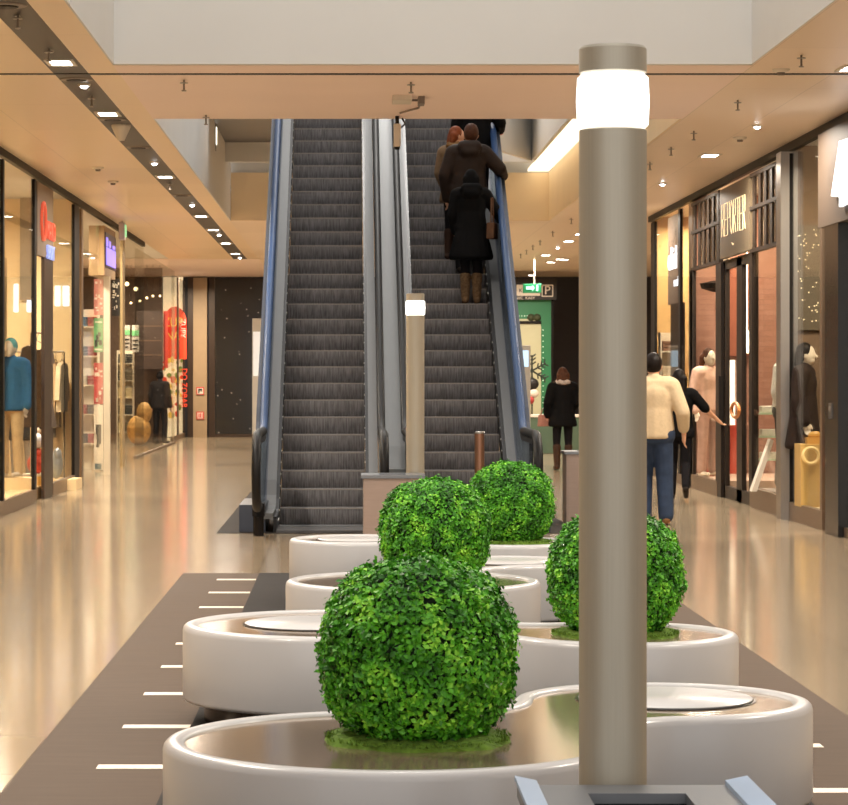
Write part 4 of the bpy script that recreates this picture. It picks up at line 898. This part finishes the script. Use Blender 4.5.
# ============================================================ people
SKIN = mat('skin', rgb(214, 160, 128), 0.5, var=0.04)
def person(label, loc, rz, H, pose=None, outfit=None, hair=None, name='person'):
    """built facing +Y; outfit = list of (part, kind, material, options)"""
    P = dict(hipL=(-.09, 0, .92), hipR=(.09, 0, .92), kneeL=(-.1, .02, .5), kneeR=(.1, .02, .5), ankL=(-.1, -.02, .09), ankR=(.1, -.02, .09),
             toeL=(-.11, .15, .035), toeR=(.11, .15, .035), shL=(-.185, 0, 1.42), shR=(.185, 0, 1.42), elL=(-.24, -.02, 1.14), elR=(.24, -.02, 1.14),
             wrL=(-.25, .06, .9), wrR=(.25, .06, .9), hdL=(0, .25, -1), hdR=(0, .25, -1), head=(0, .03, 1.63), turn=0.0)
    P.update(pose or {})
    V = {k: Vector(v) if isinstance(v, tuple) else v for k, v in P.items()}
    t = thing(name, label, 'person', loc, rz); s = H/1.75; t.scale = (s, s, s)
    b = MB()
    hc = V['head']; M = Matrix.Rotation(V['turn'], 3, 'Z')
    b.cap(V['hipL'], V['hipR'], .1, .1, 1, .95); b.cap((0, 0, .98), (0, 0, 1.15), .105, .105, 1.2, .85); b.cap((0, 0, 1.15), (0, 0, 1.33), .11, .125, 1.3, .85)
    b.cap(V['shL']*.8 + Vector((0, 0, .28)), V['shR']*.8 + Vector((0, 0, .28)), .07, .07); b.cap((0, 0, 1.42), hc - Vector((0, .02, .06)), .056, .052)
    b.ell(hc, (.077, .096, .115), 18, 12, rot=M); b.ell(hc + M @ Vector((0, .03, -.06)), (.055, .062, .055), 12, 8, rot=M)
    b.cap(hc + M @ Vector((0, .085, .015)), hc + M @ Vector((0, .112, -.025)), .011, .016, seg=8)
    for sx in (-1, 1): b.ell(hc + M @ Vector((sx*.078, -.005, -.01)), (.012, .022, .034), 8, 6, rot=M)
    for S_ in 'LR':
        b.cap(V['sh'+S_], V['el'+S_], .05, .04); b.cap(V['el'+S_], V['wr'+S_], .038, .027)
        d = V['hd'+S_].normalized(); wv = V['wr'+S_]; ax = Vector((0, 1, 0)) - d*d.y
        if ax.length < .2: ax = Vector((1, 0, 0)) - d*d.x
        ax.normalize(); nrm = d.cross(ax)
        pm = wv + d*.075
        b.cap(wv, pm + ax*.018, .024, .022); b.cap(wv, pm - ax*.02, .024, .021)
        for q, L_ in zip((-.03, -.01, .011, .031), (.062, .078, .084, .072)):
            a0 = pm + ax*q; a1 = a0 + d*L_*.55 + nrm*.006; a2 = a1 + (d*.8 + nrm*.6*(-1 if S_ == 'L' else 1)).normalized()*L_*.45
            b.cap(a0, a1, .0095, .009, seg=8); b.cap(a1, a2, .009, .0075, seg=8)
        b.cap(wv + d*.02 + ax*.022, wv + d*.06 + ax*.055, .0125, .01, seg=8); b.cap(wv + d*.06 + ax*.055, wv + d*.092 + ax*.06, .01, .0085, seg=8)
        b.cap(V['hip'+S_], V['knee'+S_], .085, .055); b.cap(V['knee'+S_], V['ank'+S_], .055, .038); b.cap(V['ank'+S_] + Vector((0, -.03, -.045)), V['toe'+S_], .035, .03)
    voxel_mesh(b, 'body', SKIN, .009, 4, t)
    for (part, kind, m, o) in outfit or []:
        g = o.get('g', .02); b = MB()
        if kind in ('top', 'coat'):
            lo = o.get('low', .84)
            if kind == 'coat': b.cap(V['hipL'] + Vector((0, 0, .06)), V['hipR'] + Vector((0, 0, .06)), .1 + g, .1 + g, 1, .95)
            n0 = len(b.v); b.cap((0, 0, lo + .02), (0, 0, 1.15), .13 + g, .11 + g, 1.36, 1.0); b.v = b.v[:n0] + [(x, y, max(z, lo)) for x, y, z in b.v[n0:]]; b.cap((0, 0, 1.15), (0, 0, 1.33), .112 + g, .127 + g, 1.3, .9)
            b.cap(V['shL']*.82 + Vector((0, 0, .255)), V['shR']*.82 + Vector((0, 0, .255)), .072 + g, .072 + g); b.cap((0, 0, 1.42), (0, .005, 1.5), .066 + g*.6, .062 + g*.3)
            for S_ in 'LR':
                e = V['el'+S_]; w_ = V['wr'+S_]; f = o.get('sleeve'+S_, o.get('sleeve', 1.0))
                b.cap(V['sh'+S_], e, .056 + g, .05 + g*.8)
                if f > 0: b.cap(e, e + (w_ - e)*f, .05 + g*.8, .042 + g*.6)
            if 'hood' in o: b.cap((-.07, -.1, 1.49), (.07, -.1, 1.49), .075, .075); b.cap((-.05, -.12, 1.43), (.05, -.12, 1.43), .07, .07)
            if 'hem' in o:
                hz, hw = o['hem']; n = 8
                for k in range(n):
                    u = k/(n - 1); b.cap((0, 0, 1.0 + (hz + .03 - 1.0)*u), (0, 0, .98 + (hz + .03 - .98)*u), .11 + g + (hw - .11 - g)*u, .11 + g + (hw - .11 - g)*u, 1.2, .9, 18) if False else b.cap((0, 0, 1.0 + (hz + .03 - 1.0)*u + .02), (0, 0, 1.0 + (hz + .03 - 1.0)*u), .12 + g + (hw - .12 - g)*u, .12 + g + (hw - .12 - g)*u, 1.25, .92, 18)
                b.v = [(x, y, max(z, hz)) for (x, y, z) in b.v]
            vox = .013
        elif kind == 'trousers':
            b.cap(V['hipL'] + Vector((0, 0, .0)), V['hipR'] + Vector((0, 0, .0)), .117 + g*.5, .117 + g*.5); b.cap(V['hipL'] + Vector((.02, 0, .06)), V['hipR'] + Vector((-.02, 0, .06)), .11 + g*.5, .11 + g*.5)
            for S_ in 'LR': b.cap(V['hip'+S_], V['knee'+S_], .09 + g*.6, .062 + g); b.cap(V['knee'+S_], V['ank'+S_] + Vector((0, 0, .0)), .06 + g, .05 + g*o.get('cuff', 1))
            vox = .012
        elif kind == 'shoes':
            for S_ in 'LR':
                b.cap(V['ank'+S_] + Vector((0, -.03, -.04)), V['toe'+S_], .046, .038); b.cap(V['ank'+S_], V['ank'+S_] + Vector((0, 0, -.04)), .046, .046)
                if o.get('boot'): k_ = V['knee'+S_]; a_ = V['ank'+S_]; b.cap(a_, a_ + (k_ - a_)*o['boot'], .056, .072)
            if o.get('flat', True): mz = min(v[2] for v in b.v); b.v = [(x, y, max(z, 0.0) if z < .02 else z) for x, y, z in b.v]
            vox = .01
        elif kind == 'hair':
            b.ell(hc + M @ Vector((0, -.022, .022)), (.09, .098, .115), 16, 11, rot=M)
            L_ = o.get('long', 0)
            if L_:
                for x in (-.055, 0, .055): b.cap(hc + M @ Vector((x, -.06, .0)), hc + M @ Vector((x*1.15, -.085, -L_)), .06, .042)
            vox = .011
        elif kind == 'scarf':
            for k in range(14):
                a = 2*PI*k/14; b.ell((.1*math.cos(a), -.01 + .1*math.sin(a), 1.5 + .012*math.sin(5*a)), (.042, .042, .042), 8, 6)
            vox = .011
        elif kind == 'mittens':
            for S_ in o.get('hands', 'LR'):
                d = V['hd'+S_].normalized(); b.cap(V['wr'+S_], V['wr'+S_] + d*.14, .04, .045); b.cap(V['wr'+S_] + d*.04, V['wr'+S_] + d*.08 + Vector((0, .05, .02)), .02, .018)
            vox = .01
        voxel_mesh(b, part, m, vox, o.get('smooth', 5), t)
    return t
def cloth(n, c, r=.85, var=.12, sc=14, bump=.3): return mat(n, rgb(*c), r, var=var, scale=sc, bump=bump, spec=.12)
BLKC = cloth('black_coat_cloth', (13, 12, 13)); BRNJ = cloth('brown_jacket_cloth', (44, 34, 29), .6); JEANS = cloth('blue_denim', (50, 62, 84), .8, .22, 10); KNIT = cloth('cream_knit', (200, 178, 146), .9, .06, 30)
HBRN = cloth('brown_hair', (72, 44, 30), .5, .25, 30); HBLK = cloth('black_hair', (26, 20, 18), .45, .2, 30); HRED = cloth('auburn_hair', (120, 62, 34), .5, .25, 30)
DTR = cloth('dark_trousers_cloth', (24, 22, 25)); BOOT = cloth('brown_boot_leather', (62, 44, 34), .5); SHOE = cloth('dark_shoe_leather', (44, 36, 30), .4); FURB = cloth('mottled_boot_fur', (112, 88, 64), .9, .4, 40, .6)
TANC = cloth('tan_coat_cloth', (120, 98, 76), .85, .1); FURC = cloth('brown_fur', (120, 90, 58), .95, .4, 40, .8); PATS = cloth('black_white_scarf_cloth', (176, 164, 158), .9, .45, 45); TAN2 = cloth('tan_shoe', (140, 104, 70), .6)
def bag(label, loc, m, w=.13, h=.2, strap=.28, rz=0.0):
    t = thing('handbag', label, 'bag', loc, rz)
    MB().prism([(-w, -.05, 0), (w, -.05, 0), (w*.8, -.05, h), (-w*.8, -.05, h)], (0, .1, 0)).build('body', m, t, bevel=.015)
    MB().tube([(-w*.6, 0, h), (-w*.3, 0, h + strap), (w*.3, 0, h + strap), (w*.6, 0, h)], .01, 6).build('strap', m, t)
    return t
# woman far down the corridor, right of the escalators
person('woman with long brown hair in a short black coat standing right of the escalators', (3.68, 45.2, 0), R(4), 1.74,
       dict(wrL=(-.27, .05, .93), elL=(-.27, -.04, 1.16), elR=(.25, 0, 1.15), wrR=(.2, .18, 1.05), kneeL=(-.1, .04, .5), ankL=(-.1, -.02, .09), toeR=(.13, .14, .035)),
       [('coat', 'coat', BLKC, dict(g=.03, hem=(.74, .2))), ('trousers', 'trousers', DTR, dict(g=.006)), ('boots', 'shoes', BOOT, dict(boot=.75)), ('hair', 'hair', HBRN, dict(long=.2)), ('scarf', 'scarf', PATS, {})])
bag('dusty pink handbag held by the woman in the black coat', (3.68 - .31, 45.25, .74), cloth('pink_leather', (160, 112, 100), .5), .12, .2, .1, R(30))
# man in cream sweater
person('man in cream sweater and blue jeans walking away, partly behind the big pole', (3.30, 28.5, 0), R(-3), 1.84,
       dict(kneeR=(.11, .03, .5), ankR=(.12, -.06, .1), toeR=(.14, .1, .035), kneeL=(-.09, .12, .52), ankL=(-.1, .02, .09), toeL=(-.1, .19, .035), elR=(.29, -.06, 1.15), wrR=(.31, .06, .93), hdR=(.02, .2, -1), elL=(-.29, -.02, 1.15), wrL=(-.33, .1, .93), turn=R(-8)),
       [('sweater', 'top', KNIT, dict(g=.032, low=.88, sleeve=.72)), ('jeans', 'trousers', JEANS, dict(g=.03)), ('shoes', 'shoes', TAN2, {}), ('hair', 'hair', HBLK, {})])
person('dark haired woman in black walking ahead of the man in cream, arm held out right', (4.26, 34.0, 0), R(-10), 1.68,
       dict(elR=(.34, .03, 1.24), wrR=(.5, .16, 1.08), hdR=(.7, .4, -.6), kneeL=(-.09, .12, .52), ankL=(-.1, .05, .1), toeL=(-.1, .2, .035), kneeR=(.09, .02, .5), ankR=(.1, -.22, .2), toeR=(.1, -.12, .07), elL=(-.24, -.05, 1.15)),
       [('top', 'top', BLKC, dict(g=.022, low=.84, sleeveR=0.1, sleeveL=.9)), ('trousers', 'trousers', DTR, dict(g=.006)), ('shoes', 'shoes', SHOE, dict(flat=False)), ('hair', 'hair', HBLK, dict(long=.16))])
# people on the right escalator
def onstep(k): return (Y0 + k*RUN + .16, k*RISE)
y, z = onstep(13)
person('woman in long black coat and furry boots, lowest person on the right escalator', (1.50, y, z + .002), 0, 1.63,
       dict(elR=(.33, .05, 1.2), wrR=(.385, .3, 1.13), hdR=(.0, 1, -.15), elL=(-.24, 0, 1.15), wrL=(-.2, .12, .95), kneeL=(-.075, .02, .5), kneeR=(.075, .02, .5), ankL=(-.075, -.02, .09), ankR=(.075, -.02, .09), toeL=(-.08, .15, .035), toeR=(.08, .15, .035), head=(0, .06, 1.62)),
       [('coat', 'coat', BLKC, dict(g=.03, hem=(.57, .235), hood=1)), ('trousers', 'trousers', DTR, dict(g=.004)), ('boots', 'shoes', FURB, dict(boot=.66)), ('hood', 'hair', BLKC, dict(long=.1)), ('mittens', 'mittens', BLKC, dict(hands='R'))])
bag('brown leather bag on the right hip of the lowest woman on the escalator', (1.50 + .25, y - .08, z + .78), cloth('brown_bag_leather', (92, 64, 46), .5), .09, .2, .3, R(70))
y, z = onstep(15)
person('man in brown hooded jacket on the right escalator, hand on the rail', (1.50, y, z + .002), R(2), 1.84,
       dict(elR=(.36, .0, 1.24), wrR=(.42, .22, 1.17), hdR=(.1, 1, -.1), elL=(-.28, -.02, 1.16), head=(.03, .05, 1.64)),
       [('jacket', 'coat', BRNJ, dict(g=.04, hem=(.78, .185), hood=1)), ('trousers', 'trousers', DTR, dict(g=.01)), ('shoes', 'shoes', SHOE, {}), ('hair', 'hair', HBRN, {})])
y, z = onstep(16)
person('auburn haired woman with fur collar and tan coat, left in the escalator group', (1.36, y + .04, z + .002), R(-25), 1.66,
       dict(turn=R(-50), elL=(-.25, .02, 1.15), wrL=(-.22, .14, .95)),
       [('coat', 'coat', TANC, dict(g=.028, hem=(.75, .19))), ('trousers', 'trousers', DTR, dict(g=.006)), ('boots', 'shoes', BOOT, dict(boot=.7)), ('hair', 'hair', HRED, dict(long=.08)), ('fur_collar', 'scarf', FURC, {})])
y, z = onstep(19)
person('person in black at the top of the escalator group, cut off by the ceiling beam', (1.64, y, z + .002), 0, 1.78,
       dict(elR=(.31, .0, 1.2), wrR=(.32, .2, 1.13), hdR=(.1, 1, -.1)),
       [('coat', 'coat', BLKC, dict(g=.035, hem=(.72, .19))), ('trousers', 'trousers', DTR, dict(g=.008)), ('shoes', 'shoes', SHOE, {}), ('hair', 'hair', HBLK, {}), ('gloves', 'mittens', cloth('pink_glove', (206, 140, 130), .8), dict(hands='R'))])
# man by the far left shop
person('man in dark suit stepping at the far left shop window', (-4.42 + .0, 62.6, 0), R(-20), 1.72,
       dict(ankR=(.16, -.1, .1), toeR=(.24, .0, .035), kneeR=(.12, .03, .5), head=(-.02, .07, 1.62)),
       [('jacket', 'coat', cloth('grey_suit', (34, 30, 30)), dict(g=.02, hem=(.84, .17))), ('trousers', 'trousers', DTR, dict(g=.014)), ('shoes', 'shoes', SHOE, {}), ('hair', 'hair', HBLK, {})])
# mannequins
MSK = mat('mannequin_cream', rgb(224, 208, 186), .35)
def mannequin(label, loc, rz, outfit, pose=None, H=1.78):
    global SKIN
    k = SKIN; SKIN = MSK; t = person(label, loc, rz, H, pose, outfit, None, 'mannequin'); SKIN = k; t['category'] = 'mannequin'; return t
mannequin('mannequin in blue jacket and beige trousers in the first left shop window', (at(11, 0, 34).x, 34, 0.3), R(160),
          [('jacket', 'coat', cloth('blue_jacket', (46, 92, 130)), dict(g=.03, hem=(.84, .18))), ('trousers', 'trousers', cloth('beige_trousers', (200, 172, 130)), dict(g=.012)), ('cap', 'hair', cloth('teal_cap', (90, 150, 150)), {})])
mannequin('mannequin in dark outfit with red scarf behind the first left window', (at(23, 0, 36.6).x, 36.6, 0.0), R(170),
          [('coat', 'coat', cloth('dark_olive_coat', (52, 48, 44)), dict(g=.03, hem=(.7, .19))), ('trousers', 'trousers', cloth('grey_trousers', (150, 140, 128)), dict(g=.01)), ('scarf', 'scarf', cloth('red_scarf', (176, 60, 50)), {})])
tag(MB().box((-.8, -3.5, 0), (.62, 1.1, .15)).build('window_stage', CREAM), 'low cream stage in the first left window', 'stage').location = (-4.65, 34.0, 0)
tag(MB().box((-.3, -.3, 0), (.3, .3, .15)).build('display_block', CREAM), 'cream display block under the mannequin in the blue jacket', 'block').location = (at(11, 0, 34).x, 34, .15)
mannequin('mannequin in pale rose trousers in the left slatted window', (at(708, 0, 36.9).x, 36.9, 0.2), R(-150),
          [('trousers', 'trousers', cloth('rose_trousers', (176, 142, 126)), dict(g=.012)), ('blouse', 'top', cloth('rose_blouse', (196, 160, 140)), dict(g=.025, low=.9)), ('hair', 'hair', HBRN, dict(long=.1))])
mannequin('mannequin in white blouse in the right slatted window', (at(769, 0, 32.4).x + .12, 31.9, 0.24), R(-120),
          [('blouse', 'top', cloth('white_blouse', (226, 216, 200)), dict(g=.028, low=.9)), ('skirt', 'trousers', cloth('grey_skirt', (96, 92, 86)), dict(g=.03))], dict(elL=(-.35, .1, 1.25), wrL=(-.42, .2, 1.05)))
mannequin('mannequin in long dark coat left of the gold cube', (at(803, 0, 29.5).x + .0, 29.45, 0.18), R(-110),
          [('coat', 'coat', cloth('dark_brown_coat', (46, 36, 32)), dict(g=.035, hem=(.6, .22))), ('trousers', 'trousers', DTR, dict(g=.01)), ('hair', 'hair', HBLK, dict(long=.1))])
mannequin('mannequin in dark dress and red scarf at the right picture edge', (at(851, 0, 27.2).x + .1, 27.0, 0.18), R(-100),
          [('dress', 'coat', cloth('black_dress', (36, 30, 32)), dict(g=.025, hem=(.6, .2))), ('scarf', 'scarf', cloth('bright_red_scarf', (190, 40, 40)), {})], dict(elR=(.32, .1, 1.2)))
# ============================================================ ceiling fixtures
def cp(x, y): # image point on the ceiling plane
    Y = (CZ - CH)*F/(VY - y); return (x - VX)*Y/F, Y
fx = {}
def fixture(kind, X, Y, label, group=None):
    if kind not in fx:
        if kind == 'downlight':
            fx[kind] = [('frame', MB().box((-.12, -.2, -.012), (-.085, .2, .0)).box((.085, -.2, -.012), (.12, .2, 0)).box((-.085, -.2, -.012), (.085, -.165, 0)).box((-.085, .165, -.012), (.085, .2, 0)).mesh('frame', WPLASTIC)),
                        ('diffuser', MB().box((-.085, -.165, -.008), (.085, .165, -.002)).mesh('diffuser', LAMP))]
        elif kind == 'spot':
            fx[kind] = [('ring', MB().lathe([(.03, -.02), (.055, -.02), (.06, 0), (.03, 0)], 16).mesh('ring', WPLASTIC)),
                        ('bulb', MB().ell((0, 0, -.02), (.034, .034, .022), 10, 6).mesh('bulb', SPOT))]
        elif kind == 'sprinkler':
            fx[kind] = [('pipe', MB().tube([(0, 0, .03), (0, 0, -.09)], .009, 6).mesh('pipe', GREYP)), ('deflector', MB().lathe([(0.034, -.03), (.038, -.026), (.034, -.022)], 12).lathe([(.02, -.1), (.022, -.09)], 8).mesh('deflector', STEEL))]
        elif kind == 'detector':
            fx[kind] = [('base', MB().lathe([(.0001, -.03), (.05, -.03), (.07, -.02), (.075, 0)], 18).mesh('base', WPLASTIC)), ('sensor', MB().lathe([(.0001, -.055), (.03, -.052), (.035, -.03)], 14).mesh('sensor', GREYP))]
        elif kind == 'vent':
            fx[kind] = [('plate', MB().lathe([(.13, -.012), (.145, -.008), (.15, 0)], 24).mesh('plate', GREYP)), ('inner_ring', MB().lathe([(.06, -.02), (.08, -.02), (.09, -.012), (.06, -.012)], 20).mesh('inner_ring', BLACKM))]
        elif kind == 'speaker':
            fx[kind] = [('cone', MB().lathe([(.03, -.16), (.035, -.16), (.1, -.02), (.1, 0)], 18).mesh('cone', WPLASTIC))]
    t = thing({'downlight': 'ceiling_downlight', 'spot': 'ceiling_spotlight', 'sprinkler': 'fire_sprinkler', 'detector': 'smoke_detector', 'vent': 'ceiling_vent', 'speaker': 'ceiling_speaker'}[kind], label,
              {'downlight': 'ceiling light', 'spot': 'spotlight', 'sprinkler': 'sprinkler', 'detector': 'smoke detector', 'vent': 'vent', 'speaker': 'speaker'}[kind], (X, Y, CZ), 0, group)
    for n_, me in fx[kind]:
        o = bpy.data.objects.new(n_, me); COL.objects.link(o); o.parent = t
    return t
SX = -2.37
def onY(y): return (CZ - CH)*F/(VY - y)
WARM = (1.0, 0.90, 0.77)
ypos = [onY(y) for y in (62, 113.5, 176.5, 216, 229.5, 243, 253.5)]
for Y in ypos: fixture('downlight', SX, Y, 'bright rectangular lamp in the dark left ceiling strip', 'rectangular lamps of the left ceiling strip')
for y in (84, 162, 204, 234, 257): fixture('spot', SX + .03, onY(y), 'tiny white spotlight in the dark left ceiling strip', 'spotlights of the left ceiling strip')
for y in (15, 49, 96, 182): fixture('sprinkler', SX, onY(y), 'small sprinkler head in the dark left ceiling strip', 'sprinklers of the left ceiling strip')
fixture('vent', SX - .02, onY(5), 'wide round vent at the near end of the dark ceiling strip')
for y in (79, 119, 147, 195): fixture('vent', SX, onY(y), 'flat round vent in the dark left ceiling strip beyond the joint line', 'round vents of the left ceiling strip')
fixture('speaker', SX + .03, onY(125), 'white cone shaped speaker hanging in the dark left ceiling strip')
RXL = 4.27
rpos = [onY(y) for y in (68, 155, 234, 241, 255)]
for Y, lab in zip(rpos, ['nearest lamp at the right picture edge of the right ceiling', 'oval looking lit lamp in the right ceiling above the slatted shop'] + ['distant lamp of the right ceiling row seen between escalator and big pole']*3):
    fixture('downlight', RXL, Y, lab, 'far lamps of the right ceiling' if lab.startswith('distant') else None)
for (x, y) in ((560, 259), (564, 259.5), (532, 275), (551, 262)):
    X, Y = cp(x, y); fixture('downlight', X, Y, 'faraway small lamp of the ceiling beyond the escalators', 'faraway lamps beyond the escalators')
for y, lab in ((125, 'bluish white spotlight on the right ceiling near the big white letter'), (183, 'white spotlight on the right ceiling above the small white letters'), (247, 'white spotlight far down the right ceiling')):
    fixture('spot', 4.25, onY(y), lab)
for y in (55, 100, 131, 147, 162): fixture('sprinkler', 3.68, onY(y), 'small sprinkler head in the row on the right ceiling', 'near sprinklers of the right ceiling')
for y in (218, 231, 240, 245, 249.6, 253.6): fixture('sprinkler', 3.69, onY(y), 'tiny sprinkler head far down the right ceiling', 'far sprinklers of the right ceiling')
for (x, y, lab) in ((781, 69, 'round smoke detector at the upper right of the right ceiling'), (740, 137, 'round smoke detector on the right ceiling above the slatted shop'), (98, 167, 'round smoke detector on the left tan ceiling, nearer one'), (113, 181, 'round smoke detector on the left tan ceiling, farther one'), (180, 131, None)):
    if lab: X, Y = cp(x, y); fixture('detector', X, Y, lab)
for (x, y, lab) in ((184, 80, 'sprinkler on the pinkish beam, left near its front edge'), (206, 115, 'sprinkler on the pinkish beam, left at its rear edge'), (411, 82, 'sprinkler on the pinkish beam above the camera cluster')):
    X, Y = cp(x, y); fixture('sprinkler', X, Y, lab)
# camera cluster on the beam
X, Y = cp(403, 97); t = thing('junction_box', 'small beige junction box with cables on the beam above the hanging camera', 'junction box', (X, Y, CZ))
MB().box((-.1, -.2, -.05), (.08, .2, 0)).build('box', WPLASTIC, t, bevel=.005); MB().tube([(.08, 0, -.03), (.17, .1, -.02), (.17, .8, -.02), (.0, 1.3, -.02)], .01, 6).build('cable', GREYP, t); MB().box((.14, -.1, -.07), (.2, .15, 0)).build('cable_clip', GREYP, t)
X, Y = cp(397, 117); t = thing('security_camera', 'white box camera hanging from the rear edge of the pinkish beam', 'camera', (X, 26.5, CZ))
MB().tube([(0, 0, 0), (0, 0, -.1)], .02, 8).tube([(.05, 0, -.02), (.08, 0, -.08), (.03, 0, -.12)], .01, 6).build('bracket', BLACKM, t)
MB().box((-.035, -.05, -.31), (.035, .05, -.08)).build('housing', WPLASTIC, t, bevel=.008); MB().lathe([(.025, -.335), (.03, -.31)], 12).build('lens', BLACKM, t)
p = at(213.5, 136, 38.0)
t = thing('wall_light', 'thin upright lit strip on the left wall of the escalator opening', 'wall light', (-1.955, 39.2, 0)); zz = CH + (VY - 136)*39.2/F
MB().box((0, -.05, zz - .13), (.03, .05, zz + .13)).build('lit_strip', glow('strip_glow', (255, 246, 226), 2.5), t); MB().box((-.005, -.06, zz - .22), (.02, .06, zz + .2)).build('mount', DSTEEL, t)
# lights doing the lighting: along the lamp rows, far end, and added above the openings
i = 0
LP = 135.0
for Y in [10, 14, 18, 22] + [26, 30.5, 35, 40, 45, 50, 55]: area('lamp_left', (SX, Y, CZ - .03), .25, LP, WARM, sy=.6)
for Y in [10, 14, 18, 22.4, 27, 31.8, 36.5, 41, 48.5, 53, 58, 63]: area('lamp_right', (RXL, Y, CZ - .03), .25, LP, WARM, sy=.6)
for X, Y in ((4.2, 63.5), (2.2, 60), (2.0, 52), (-3.0, 64), (7.5, 56)): area('lamp_far', (X, Y, CZ - .03), .3, 90, WARM, sy=.6)  # first one is added to brighten the green shop front
for X, Y, p_ in ((0.6, 30.0, 90), (0.6, 38, 230), (0.7, 17.0, 120)): area('upper_floor_lamp', (X, Y, 10.6), 1.2, p_, (1.0, 0.96, 0.9))  # unseen lights added above the openings to brighten walls, steps and bush tops
# shop lamps
SHOPL = (1.0, 0.84, 0.62)
for X, Y, p_ in ((-5.4, 31, 60), (-4.9, 36, 60), (-5.2, 42, 55), (-5.0, 46, 45), (-5.2, 55, 45), (-5.0, 61, 50), (-3.9, 67, 40),
                 (5.9, 28, 30), (5.9, 31.5, 20), (5.9, 34, 22), (5.6, 36.8, 26), (5.7, 40.5, 28), (5.5, 42.6, 14)):
    area('shop_lamp', (X, Y, CZ - .1), .5, p_*5.5, SHOPL)

# ============================================================ camera, sky, view
cam = bpy.data.cameras.new('camera'); co = bpy.data.objects.new('camera', cam); COL.objects.link(co)
co.location = (0, 0, CH); co.rotation_euler = (R(90), 0, 0)
cam.sensor_width = 36.0; cam.lens = 36.0*F/848.0; cam.shift_x = (424 - VX)/848.0; cam.shift_y = (VY - 402.5)/848.0
cam.clip_start = 0.1; cam.clip_end = 300
cam.dof.use_dof = True; cam.dof.focus_distance = 14.0; cam.dof.aperture_fstop = 20.0
S.camera = co
w = bpy.data.worlds.new('world'); S.world = w; w.use_nodes = True
bg = w.node_tree.nodes['Background']; bg.inputs['Color'].default_value = (1.0, 0.95, 0.9, 1); bg.inputs['Strength'].default_value = 1.4
S.view_settings.view_transform = 'Standard'; S.view_settings.look = 'None'; S.view_settings.gamma = 1.0; S.view_settings.exposure = 0.1
S.view_settings.use_curve_mapping = False
S.cycles.use_denoising = True
S.cycles.max_bounces = 8; S.cycles.transparent_max_bounces = 16; S.cycles.sample_clamp_indirect = 6.0
